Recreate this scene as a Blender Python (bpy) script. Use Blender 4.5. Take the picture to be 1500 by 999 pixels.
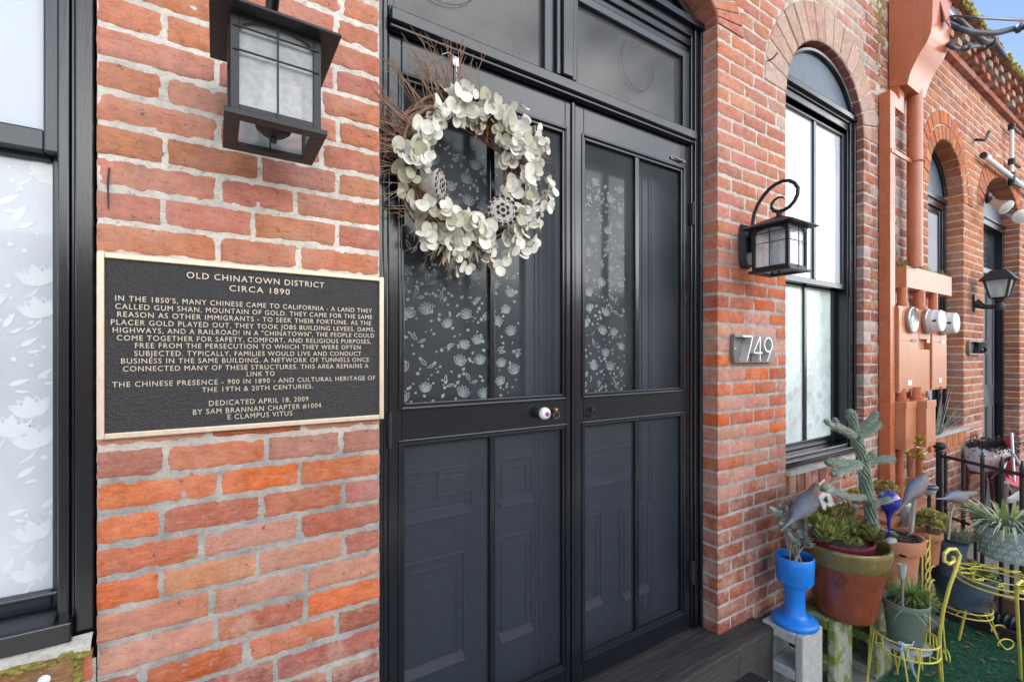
import bpy, bmesh, math, random
from mathutils import Vector, Matrix, noise
random.seed(7)
for o in list(bpy.data.objects): bpy.data.objects.remove(o)
SC = bpy.context.scene
COL = SC.collection
# ------------------------------------------------------------------ camera
FPX, CXP, HYP, CAMD, CAMZ, YAW = 680.0, 750.0, 520.0, 1.31, 1.50, math.radians(32.6)
GZ = -0.19                                   # ground level
SY, CY_ = math.sin(YAW), math.cos(YAW)
cam = bpy.data.cameras.new('camera'); camo = bpy.data.objects.new('camera', cam); COL.objects.link(camo)
camo.location = (0, -CAMD, CAMZ); camo.rotation_euler = (math.radians(90), 0, -YAW)
cam.sensor_width = 36; cam.lens = 36 * FPX / 1500; cam.shift_y = (HYP - 499.5) / 1500
cam.clip_start = 0.02; cam.clip_end = 2000
SC.camera = camo
# ------------------------------------------------------------------ light
SUN_EL, SUN_AZ = math.radians(54), math.radians(-28)     # behind the building, a little to the left
wd = bpy.data.worlds.new('World'); SC.world = wd; wd.use_nodes = True
nt = wd.node_tree; nt.nodes.clear()
def N(t, **k):
    n = nt.nodes.new(t)
    for a, b in k.items(): setattr(n, a, b)
    return n
sky = N('ShaderNodeTexSky', sky_type='NISHITA', sun_disc=False, sun_elevation=SUN_EL, sun_rotation=SUN_AZ)
sky.air_density = 1.0; sky.dust_density = 1.2
tc = N('ShaderNodeTexCoord'); mp = N('ShaderNodeMapping'); mp.inputs['Scale'].default_value = (1.0, 1.0, 2.6)
cn = N('ShaderNodeTexNoise'); cn.inputs['Scale'].default_value = 1.9; cn.inputs['Detail'].default_value = 7; cn.inputs['Roughness'].default_value = .6
cr = N('ShaderNodeValToRGB'); cr.color_ramp.elements[0].position = .60; cr.color_ramp.elements[1].position = .86
mx = N('ShaderNodeMixRGB'); mx.inputs['Color2'].default_value = (24, 23.8, 23.4, 1)
ml = N('ShaderNodeMath', operation='MULTIPLY'); ml.inputs[1].default_value = .85
bg = N('ShaderNodeBackground'); bg.inputs['Strength'].default_value = .06; wo = N('ShaderNodeOutputWorld')
L = nt.links.new
L(tc.outputs['Generated'], mp.inputs['Vector']); L(mp.outputs[0], cn.inputs['Vector'])
dp = N('ShaderNodeVectorMath', operation='DOT_PRODUCT'); dp.inputs[1].default_value = (.10, -.42, -.14); ad = N('ShaderNodeMath', operation='ADD')     # unseen bright cloud added over the street side to light the facade
L(tc.outputs['Generated'], dp.inputs[0]); L(dp.outputs['Value'], ad.inputs[0]); L(cn.outputs[0], ad.inputs[1]); L(ad.outputs[0], cr.inputs[0])
L(cr.outputs[0], ml.inputs[0]); L(ml.outputs[0], mx.inputs['Fac']); L(sky.outputs[0], mx.inputs['Color1']); L(mx.outputs[0], bg.inputs['Color']); L(bg.outputs[0], wo.inputs[0])
sun = bpy.data.lights.new('sun', 'SUN'); sun.energy = 3.2; sun.angle = math.radians(.53); sun.color = (1, .95, .87)
so = bpy.data.objects.new('sun', sun); COL.objects.link(so)
sd = Vector((math.sin(SUN_AZ) * math.cos(SUN_EL), math.cos(SUN_AZ) * math.cos(SUN_EL), math.sin(SUN_EL)))
so.rotation_euler = (-sd).to_track_quat('-Z', 'Y').to_euler(); so.location = sd * 30
vs = SC.view_settings; SC.display_settings.display_device = 'sRGB'
vs.view_transform = 'Standard'; vs.look = 'None'; vs.gamma = 1; vs.use_curve_mapping = False
vs.exposure = 2.28
# ------------------------------------------------------------------ pixel -> place helpers (real depth given each time)
def W(px, py, Y=0.0):
    u = (px - CXP) / FPX; d = (CAMD + Y) / (CY_ - u * SY)
    return Vector(((SY + u * CY_) * d, Y, CAMZ - (py - HYP) / FPX * d))
def WX(px, Y=0.0): return W(px, HYP, Y).x
def XP(px, py, X):
    u = (px - CXP) / FPX; d = X / (SY + u * CY_)
    return Vector((X, (CY_ - u * SY) * d - CAMD, CAMZ - (py - HYP) / FPX * d))
# ------------------------------------------------------------------ materials
def mat(name, col, rough=.6, metal=0.0, var=.12, scale=18, bump=.15, bscale=60, coat=0.0, spec=.5, col2=None, dirt=None, trans=0.0, alpha=None, sub=0):
    m = bpy.data.materials.new(name); m.use_nodes = True; t = m.node_tree; n = t.nodes; l = t.links.new
    b = n['Principled BSDF']; b.inputs['Roughness'].default_value = rough; b.inputs['Metallic'].default_value = metal
    b.inputs['Coat Weight'].default_value = coat; b.inputs['Specular IOR Level'].default_value = spec
    if trans: b.inputs['Transmission Weight'].default_value = trans
    if alpha is not None: b.inputs['Alpha'].default_value = alpha
    if sub: b.inputs['Subsurface Weight'].default_value = sub; b.inputs['Subsurface Radius'].default_value = (.01, .006, .003)
    c = n.new('ShaderNodeTexCoord')
    nz = n.new('ShaderNodeTexNoise'); nz.inputs['Scale'].default_value = scale; nz.inputs['Detail'].default_value = 6; nz.inputs['Roughness'].default_value = .65
    l(c.outputs['Object'], nz.inputs['Vector'])
    r = n.new('ShaderNodeValToRGB'); e = r.color_ramp.elements
    c2 = col2 if col2 else tuple(min(1, x * (1 + var)) for x in col)
    c1 = tuple(x * (1 - var) for x in col)
    e[0].position = .3; e[1].position = .72
    e[0].color = (*c1, 1); e[1].color = (*c2, 1)
    l(nz.outputs[0], r.inputs[0]); out = r.outputs[0]
    if dirt:                                   # (colour, threshold, scale) : patches of moss, chips or stains with a shape of their own
        d = n.new('ShaderNodeTexNoise'); d.inputs['Scale'].default_value = dirt[2]; d.inputs['Detail'].default_value = 8; d.inputs['Roughness'].default_value = .7
        l(c.outputs['Object'], d.inputs['Vector'])
        dr = n.new('ShaderNodeValToRGB'); dr.color_ramp.elements[0].position = dirt[1]; dr.color_ramp.elements[1].position = dirt[1] + .07
        l(d.outputs[0], dr.inputs[0]); x = n.new('ShaderNodeMixRGB'); x.inputs['Color2'].default_value = (*dirt[0], 1)
        l(dr.outputs[0], x.inputs['Fac']); l(out, x.inputs['Color1']); out = x.outputs[0]
    l(out, b.inputs['Base Color'])
    if bump:
        bz = n.new('ShaderNodeTexNoise'); bz.inputs['Scale'].default_value = bscale; bz.inputs['Detail'].default_value = 4
        l(c.outputs['Object'], bz.inputs['Vector'])
        bp = n.new('ShaderNodeBump'); bp.inputs['Strength'].default_value = bump; bp.inputs['Distance'].default_value = .004
        l(bz.outputs[0], bp.inputs['Height']); l(bp.outputs[0], b.inputs['Normal'])
        rr = n.new('ShaderNodeMapRange'); rr.inputs['To Min'].default_value = max(.02, rough - .1); rr.inputs['To Max'].default_value = min(1, rough + .12)
        l(nz.outputs[0], rr.inputs['Value']); l(rr.outputs[0], b.inputs['Roughness'])
    return m
def attr_mat(name, rough, bumps, eff_col, speck):
    """colour from the mesh's own per-brick colour, weathered with noise; attribute alpha = how much lime bloom the brick carries"""
    m = bpy.data.materials.new(name); m.use_nodes = True; t = m.node_tree; n = t.nodes; l = t.links.new
    b = n['Principled BSDF']; b.inputs['Roughness'].default_value = rough; b.inputs['Specular IOR Level'].default_value = .25
    a = n.new('ShaderNodeAttribute'); a.attribute_name = 'tint'
    c = n.new('ShaderNodeTexCoord')
    def nz(s, d=6, r=.65):
        q = n.new('ShaderNodeTexNoise'); q.inputs['Scale'].default_value = s; q.inputs['Detail'].default_value = d; q.inputs['Roughness'].default_value = r
        l(c.outputs['Object'], q.inputs['Vector']); return q.outputs[0]
    def ramp(x, p0, p1, v0=0, v1=1):
        q = n.new('ShaderNodeMapRange'); q.inputs['From Min'].default_value = p0; q.inputs['From Max'].default_value = p1
        q.inputs['To Min'].default_value = v0; q.inputs['To Max'].default_value = v1; l(x, q.inputs['Value']); return q.outputs[0]
    def mul(x, y):
        q = n.new('ShaderNodeMath'); q.operation = 'MULTIPLY'; l(x, q.inputs[0])
        if isinstance(y, float): q.inputs[1].default_value = y
        else: l(y, q.inputs[1])
        return q.outputs[0]
    def mix(f, c1, c2, mode='MIX'):
        q = n.new('ShaderNodeMixRGB'); q.blend_type = mode
        l(f, q.inputs['Fac']) if not isinstance(f, float) else setattr(q.inputs['Fac'], 'default_value', f)
        l(c1, q.inputs['Color1'])
        if isinstance(c2, tuple): q.inputs['Color2'].default_value = (*c2, 1)
        else: l(c2, q.inputs['Color2'])
        return q.outputs[0]
    n1 = nz(26); n2 = nz(9, 8, .7); n3 = nz(140, 3); n4 = nz(55, 5, .7); n5 = nz(4.2, 6, .6)
    hs = n.new('ShaderNodeHueSaturation'); l(a.outputs['Color'], hs.inputs['Color']); l(ramp(n1, .25, .75, .70, 1.30), hs.inputs['Value']); l(ramp(n5, .3, .7, .86, 1.1), hs.inputs['Saturation'])
    out = hs.outputs[0]
    out = mix(mul(ramp(n2, .47, .66), a.outputs['Alpha']), out, eff_col)          # lime bloom patches
    out = mix(mul(ramp(n4, .60, .67), .7), out, speck)                              # pits and dark specks
    out = mix(mul(ramp(nz(2.3, 8, .65), .60, .78), .35), out, (.17, .12, .09))       # soot and water stains
    out = mix(mul(mul(ramp(nz(6.5, 8, .7), .66, .72), ramp(nz(1.1, 3), .52, .58)), .5), out, (.34, .31, .06))      # lichen
    out = mix(mul(ramp(n3, .58, .72), .24), out, (.60, .50, .40))                     # pale grit
    l(out, b.inputs['Base Color'])
    mpx = n.new('ShaderNodeMapping'); mpx.inputs['Scale'].default_value = (14, 14, 60); l(c.outputs['Object'], mpx.inputs[0])
    dr = n.new('ShaderNodeTexNoise'); dr.inputs['Scale'].default_value = 2.2; dr.inputs['Detail'].default_value = 9; dr.inputs['Roughness'].default_value = .72; dr.inputs['Distortion'].default_value = .6; l(mpx.outputs[0], dr.inputs['Vector'])
    vo = n.new('ShaderNodeTexVoronoi'); vo.inputs['Scale'].default_value = 95; vo.inputs['Randomness'].default_value = 1; l(c.outputs['Object'], vo.inputs['Vector'])
    pit = ramp(vo.outputs['Distance'], .05, .20, 0, 1); 
    out = mix(mul(ramp(dr.outputs[0], .50, .66), .30), out, (.60, .37, .25)) if bumps < .9 else out          # drag marks of the mould, pale
    out = mix(mul(ramp(dr.outputs[0], .44, .32), .45), out, (.16, .055, .035)) if bumps < .9 else mix(mul(ramp(n3, .42, .30), .5), out, (.28, .25, .21))
    l(out, b.inputs['Base Color'])
    hp = n.new('ShaderNodeMath'); hp.operation = 'ADD'; l(mul(dr.outputs[0], .9), hp.inputs[0]); l(mul(pit, .35), hp.inputs[1])
    h0 = n.new('ShaderNodeMath'); h0.operation = 'ADD'; l(mul(n4, .9), h0.inputs[0]); l(mul(n3, .6), h0.inputs[1])
    h = n.new('ShaderNodeMath'); h.operation = 'ADD'; l(hp.outputs[0], h.inputs[0]); l(h0.outputs[0], h.inputs[1])
    bp = n.new('ShaderNodeBump'); bp.inputs['Strength'].default_value = bumps; bp.inputs['Distance'].default_value = .004
    l(h.outputs[0], bp.inputs['Height']); l(bp.outputs[0], b.inputs['Normal'])
    return m
def streak(m, col, amt=.45):
    """rain streaks and grime running down a surface; on window glass, painted reflection strips"""
    t = m.node_tree; n = t.nodes; l = t.links.new; b = n['Principled BSDF']; src = b.inputs['Base Color'].links[0].from_socket
    c = n.new('ShaderNodeTexCoord'); mp_ = n.new('ShaderNodeMapping'); mp_.inputs['Scale'].default_value = (30, 30, 1.6); z = n.new('ShaderNodeTexNoise'); z.inputs['Scale'].default_value = 2; z.inputs['Detail'].default_value = 8; z.inputs['Roughness'].default_value = .7
    r = n.new('ShaderNodeMapRange'); r.inputs['From Min'].default_value = .52; r.inputs['From Max'].default_value = .74; r.inputs['To Max'].default_value = amt
    x = n.new('ShaderNodeMixRGB'); x.inputs['Color2'].default_value = (*col, 1)
    l(c.outputs['Object'], mp_.inputs[0]); l(mp_.outputs[0], z.inputs['Vector']); l(z.outputs[0], r.inputs['Value']); l(r.outputs[0], x.inputs['Fac']); l(src, x.inputs['Color1']); l(x.outputs[0], b.inputs['Base Color']); return m
M = {}
M['brick'] = attr_mat('brick', .88, .75, (.54, .36, .27), (.10, .045, .03))
M['mortar'] = attr_mat('mortar', .95, 1.0, (.62, .57, .50), (.24, .20, .17))
def wood_paint(name, col, rough, chips):
    m = mat(name, col, rough, 0, .25, 30, 0, coat=0, spec=.66, dirt=((.20, .19, .18), chips, 46))
    t = m.node_tree; n = t.nodes; l = t.links.new; b = n['Principled BSDF']
    c = n.new('ShaderNodeTexCoord'); mpn = n.new('ShaderNodeMapping'); mpn.inputs['Scale'].default_value = (60, 60, 5)
    z = n.new('ShaderNodeTexNoise'); z.inputs['Scale'].default_value = 3; z.inputs['Detail'].default_value = 6
    l(c.outputs['Object'], mpn.inputs[0]); l(mpn.outputs[0], z.inputs['Vector'])
    bp = n.new('ShaderNodeBump'); bp.inputs['Strength'].default_value = .16; bp.inputs['Distance'].default_value = .003
    l(z.outputs[0], bp.inputs['Height']); l(bp.outputs[0], b.inputs['Normal']); return m
M['paint'] = wood_paint('black_gloss_paint', (.0050, .0068, .0112), .19, .76)
M['paint_old'] = wood_paint('worn_black_paint', (.018, .024, .034), .30, .72)
M['inner'] = wood_paint('charcoal_inner_door', (.045, .057, .080), .42, .78)
M['iron'] = mat('black_iron', (.018, .018, .02), .5, 0, .3, 60, .3, 300, spec=.5)
M['lantern'] = mat('lantern_metal', (.022, .022, .025), .45, .2, .3, 80, .25, 400)
M['bronze_bg'] = mat('plaque_dark_ground', (.035, .033, .034), .42, .3, .15, 60, 1.0, 260)
M['lettering'] = mat('plaque_letter_bronze', (.60, .52, .42), .45, .4, .1, 90, 0)
M['bronze'] = mat('plaque_brushed_bronze', (.68, .56, .42), .42, .5, .1, 90, .1, 500)
M['frost'] = mat('frosted_film', (.47, .52, .575), .30, 0, .10, 2.5, 0, 30, spec=.6, coat=.6, col2=(.60, .64, .68))
M['frost_pattern'] = mat('frosted_film_flowers', (.65, .69, .725), .35, 0, .06, 12, 0, 200, coat=.6)
M['street_green'] = mat('film_street_reflection', (.62, .72, .70), .22, 0, .22, 6, .5, 26, spec=.8)  # greenish film put in for the street reflected in the lower pane
M['clear_bright'] = streak(mat('window_glass_sky_reflection', (.60, .66, .74), .06, 0, .10, 2, .03, 5, spec=.9, coat=.8, col2=(.72, .78, .84)), (.36, .42, .46), .55)  # bright sky and grey reflection strips painted into the pane colour
M['lace'] = mat('etched_flower', (.56, .65, .64), .5, 0, .15, 30, 0)
def glassy(name, col, f, rough, nsc=5):
    m = bpy.data.materials.new(name); m.use_nodes = True; t = m.node_tree; n = t.nodes; l = t.links.new
    b = n['Principled BSDF']; b.inputs['Base Color'].default_value = (*col, 1); b.inputs['Roughness'].default_value = rough; b.inputs['Specular IOR Level'].default_value = .6
    tr = n.new('ShaderNodeBsdfTransparent'); x = n.new('ShaderNodeMixShader'); x.inputs[0].default_value = f
    c = n.new('ShaderNodeTexCoord'); z = n.new('ShaderNodeTexNoise'); z.inputs['Scale'].default_value = nsc; z.inputs['Detail'].default_value = 7
    r = n.new('ShaderNodeMapRange'); r.inputs['To Min'].default_value = f - .16; r.inputs['To Max'].default_value = f + .16
    l(c.outputs['Object'], z.inputs['Vector']); l(z.outputs[0], r.inputs['Value']); l(r.outputs[0], x.inputs[0])
    l(tr.outputs[0], x.inputs[1]); l(b.outputs[0], x.inputs[2]); l(x.outputs[0], n['Material Output'].inputs['Surface']); return m
M['screen'] = glassy('insect_screen', (.020, .027, .042), .54, .5)
M['screen_upper'] = glassy('insect_screen_upper', (.026, .034, .048), .34, .5)
M['pane'] = glassy('dusty_glass', (.11, .108, .105), .50, .07)
M['seedy'] = glassy('seedy_lantern_glass', (.60, .64, .66), .50, .16, 70)
M['dark'] = mat('dark_room', (.05, .05, .055), .8, 0, .2, 4, 0)
M['inner_glass'] = mat('inner_door_glass', (.035, .045, .055), .12, 0, .5, 3, .03, 5, spec=.7, col2=(.07, .085, .095))
M['terra_paint'] = streak(mat('terracotta_metal_paint', (.50, .15, .065), .27, .0, .12, 9, .06, 60, spec=.5, dirt=((.33, .11, .06), .66, 14)), (.27, .085, .045))
M['copper_paint'] = streak(mat('peach_meter_paint', (.56, .22, .11), .32, .0, .10, 14, .08, 80, dirt=((.36, .12, .06), .66, 30)), (.30, .12, .07))
M['white_metal'] = mat('meter_white', (.70, .71, .70), .35, 0, .06, 30, .03)
M['glass_clear'] = mat('meter_glass', (.42, .47, .46), .12, 0, .25, 30, 0, coat=1)
M['black'] = mat('black_plastic', (.02, .02, .022), .45, 0, .2, 50, .1)
M['steel'] = mat('brushed_steel', (.46, .46, .45), .32, .85, .12, 60, .05)
M['plate_grey'] = mat('plate_grey', (.21, .205, .18), .38, .35, .12, 40, .03)
M['bright_steel'] = mat('pale_numeral_edge', (.75, .76, .76), .3, .6, .05, 60, 0)
M['concrete'] = mat('concrete_block', (.43, .43, .41), .92, 0, .2, 40, .8, 220, dirt=((.20, .20, .17), .66, 22))
M['concrete_moss'] = mat('mossy_concrete_block', (.34, .35, .29), .92, 0, .2, 40, .8, 220, dirt=((.16, .20, .035), .47, 9))
M['blue'] = streak(mat('blue_plastic_paint', (.010, .20, .70), .34, 0, .14, 20, .12, 40, dirt=((.08, .17, .30), .66, 26)), (.03, .12, .36), .5)
M['olive'] = streak(mat('olive_glaze', (.20, .15, .045), .24, 0, .3, 14, .1, 30, coat=.5, dirt=((.30, .25, .14), .68, 20)), (.10, .075, .03), .6)
M['rust'] = streak(mat('rust_glaze', (.22, .05, .02), .26, 0, .35, 10, .1, 25, coat=.5, dirt=((.10, .025, .02), .55, 6)), (.09, .022, .018), .6)
M['maroon'] = mat('maroon_glaze', (.11, .012, .03), .25, 0, .2, 20, .05)
M['terracotta'] = mat('terracotta', (.46, .19, .10), .85, 0, .15, 22, .2, 120, dirt=((.52, .33, .25), .64, 14))
M['soil'] = mat('potting_soil', (.035, .025, .02), .95, 0, .5, 90, 1, 90)
M['cactus'] = mat('cactus_skin', (.14, .20, .145), .7, 0, .25, 60, .3, 120)
M['spine'] = mat('cactus_spine', (.62, .62, .52), .6, 0, .1, 40, 0)
M['succ'] = mat('succulent_green', (.20, .30, .08), .45, 0, .4, 30, .1, 60, col2=(.46, .52, .17))
M['succ_tip'] = mat('succulent_olive', (.27, .28, .10), .45, 0, .35, 34, .1, 60, col2=(.52, .40, .18))
M['succ_grey'] = mat('succulent_grey', (.28, .33, .27), .55, 0, .25, 30, .1, 60, col2=(.48, .52, .44))
M['succ_yellow'] = mat('sedum_yellow', (.50, .52, .12), .45, 0, .3, 30, .1, 60, col2=(.72, .60, .22))
M['sage'] = mat('grey_green_bush', (.30, .36, .22), .7, 0, .35, 40, 0)
M['clover'] = mat('clover_green', (.07, .16, .03), .6, 0, .45, 40, 0, col2=(.20, .34, .07))
M['grass'] = mat('grass_green', (.11, .24, .035), .6, 0, .35, 30, 0, col2=(.27, .42, .08))
M['vari'] = mat('pale_variegated_blade', (.52, .60, .26), .5, 0, .3, 60, 0, col2=(.80, .82, .56))
M['iris'] = mat('iris_blade', (.30, .42, .13), .5, 0, .2, 20, 0)
M['yleaf'] = mat('yellowing_leaf', (.30, .33, .04), .5, 0, .4, 26, 0, col2=(.62, .48, .05))
M['stem'] = mat('brown_stem', (.15, .10, .07), .8, 0, .3, 60, .3)
M['twig'] = mat('twig', (.26, .155, .10), .8, 0, .35, 60, .2)
M['wleaf'] = mat('bleached_leaf', (.64, .61, .50), .62, 0, .16, 34, .5, 120, col2=(.84, .82, .74), dirt=((.50, .44, .30), .68, 46))
M['wleaf2'] = mat('tan_bleached_leaf', (.44, .42, .30), .65, 0, .2, 40, .15, 90)
M['pod'] = mat('lotus_pod', (.40, .37, .32), .75, 0, .25, 70, .5, 180)
M['ribbon'] = mat('white_hook', (.75, .75, .74), .4, 0, .05, 30, 0)
M['porcelain'] = mat('porcelain', (.80, .80, .77), .12, 0, .03, 20, 0, coat=.6)
M['purple'] = mat('purple_dot', (.25, .06, .26), .2, 0, .1, 20, 0, coat=.6)
M['brass'] = mat('old_brass', (.30, .22, .10), .35, .8, .3, 60, .1)
M['yellow'] = mat('yellow_enamel', (.68, .59, .11), .38, 0, .12, 40, .15, 120, dirt=((.42, .30, .06), .70, 60))
M['green_pot'] = mat('grey_green_plastic', (.12, .165, .125), .5, 0, .12, 30, .05)
M['bucket'] = mat('slate_blue_pot', (.075, .105, .155), .55, 0, .25, 60, .35, 160)
M['emboss'] = mat('embossed_blue_grey', (.33, .41, .42), .5, .1, .15, 20, .1)
M['emboss_hi'] = mat('embossed_scroll', (.56, .64, .63), .45, .1, .1, 40, 0)
M['bird'] = mat('bird_wood', (.165, .135, .12), .7, 0, .2, 30, .2, 90)
M['bird_blue'] = mat('bird_slate_back', (.125, .15, .20), .7, 0, .2, 30, .2, 90)
M['greywood'] = mat('weathered_stake', (.30, .29, .25), .85, 0, .25, 30, .4, 90)
M['tag'] = mat('plant_tag_white', (.78, .77, .74), .4, 0, .04, 30, 0)
M['tag_red'] = mat('plant_tag_pink', (.62, .22, .17), .4, 0, .15, 60, 0)
M['cobalt'] = mat('cobalt_glass', (.008, .016, .26), .08, 0, .4, 18, .15, 40, coat=1)
M['solar'] = mat('solar_cap', (.075, .095, .125), .35, .3, .15, 40, 0)
M['lens'] = mat('frosted_lens', (.55, .56, .46), .35, 0, .08, 30, 0)
M['whitecell'] = mat('solar_cell_glare', (.62, .63, .58), .2, 0, .1, 30, 0)
M['white_pot'] = mat('white_enamel', (.82, .84, .85), .3, 0, .06, 20, 0)
M['poppy'] = mat('painted_poppy', (.72, .36, .05), .4, 0, .2, 60, 0)
M['dried'] = mat('dried_dark_plant', (.055, .045, .042), .8, 0, .4, 60, 0)
M['red_iron'] = mat('dark_red_iron', (.13, .025, .025), .5, 0, .25, 60, .15)
M['pink'] = mat('pink_canvas', (.56, .055, .11), .7, 0, .18, 30, .25, 200)
M['aluminium'] = mat('aluminium_tube', (.55, .57, .60), .3, .8, .08, 60, 0)
M['turf'] = mat('artificial_turf', (.010, .088, .042), .85, 0, .5, 50, .9, 300, col2=(.028, .16, .08), dirt=((.05, .045, .03), .66, 7))
M['timber'] = mat('weathered_timber', (.020, .020, .025), .7, 0, .4, 16, .9, 40, col2=(.065, .060, .058), dirt=((.17, .145, .12), .63, 13))
M['edging'] = mat('dark_edging_board', (.035, .022, .022), .8, 0, .3, 30, .4)
M['pipe'] = mat('black_corrugated', (.03, .033, .045), .45, 0, .2, 30, .1)
def grain(m, c1, c2):
    """long weathered wood grain along x"""
    t = m.node_tree; n = t.nodes; l = t.links.new; b = n['Principled BSDF']; src = b.inputs['Base Color'].links[0].from_socket
    c = n.new('ShaderNodeTexCoord'); mp_ = n.new('ShaderNodeMapping'); mp_.inputs['Scale'].default_value = (1.6, 42, 34); z = n.new('ShaderNodeTexNoise'); z.inputs['Scale'].default_value = 2.4; z.inputs['Detail'].default_value = 9; z.inputs['Roughness'].default_value = .75; z.inputs['Distortion'].default_value = .4
    r = n.new('ShaderNodeValToRGB'); r.color_ramp.elements[0].position = .38; r.color_ramp.elements[1].position = .68; r.color_ramp.elements[0].color = (*c1, 1); r.color_ramp.elements[1].color = (*c2, 1)
    x = n.new('ShaderNodeMixRGB'); x.inputs['Fac'].default_value = .6; l(c.outputs['Object'], mp_.inputs[0]); l(mp_.outputs[0], z.inputs['Vector']); l(z.outputs[0], r.inputs[0]); l(src, x.inputs['Color1']); l(r.outputs[0], x.inputs['Color2']); l(x.outputs[0], b.inputs['Base Color'])
    bp = n.new('ShaderNodeBump'); bp.inputs['Strength'].default_value = .9; bp.inputs['Distance'].default_value = .006; l(z.outputs[0], bp.inputs['Height']); l(bp.outputs[0], b.inputs['Normal']); return m
grain(M['timber'], (.006, .006, .008), (.075, .060, .048))
M['pavement'] = mat('concrete_pavement', (.24, .235, .22), .92, 0, .14, 6, .4, 90, dirt=((.19, .185, .17), .62, 5))
M['asphalt'] = mat('asphalt', (.06, .06, .06), .9, 0, .2, 20, .5, 150)
M['roof'] = mat('roof_felt', (.10, .10, .10), .9, 0, .2, 10, .2)
M['moss'] = mat('moss', (.15, .14, .03), .95, 0, .5, 45, 1, 60, col2=(.40, .33, .07))
M['cable'] = mat('dark_cable', (.045, .055, .075), .5, 0, .2, 40, .1)
M['bulbglass'] = mat('flood_lens', (.62, .62, .58), .2, 0, .1, 40, 0, coat=.6)
M['tymp'] = mat('blue_grey_board', (.10, .13, .175), .45, 0, .25, 8, .1, 20)
M['debris'] = mat('dry_leaf', (.20, .11, .07), .8, 0, .4, 40, 0)
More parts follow.
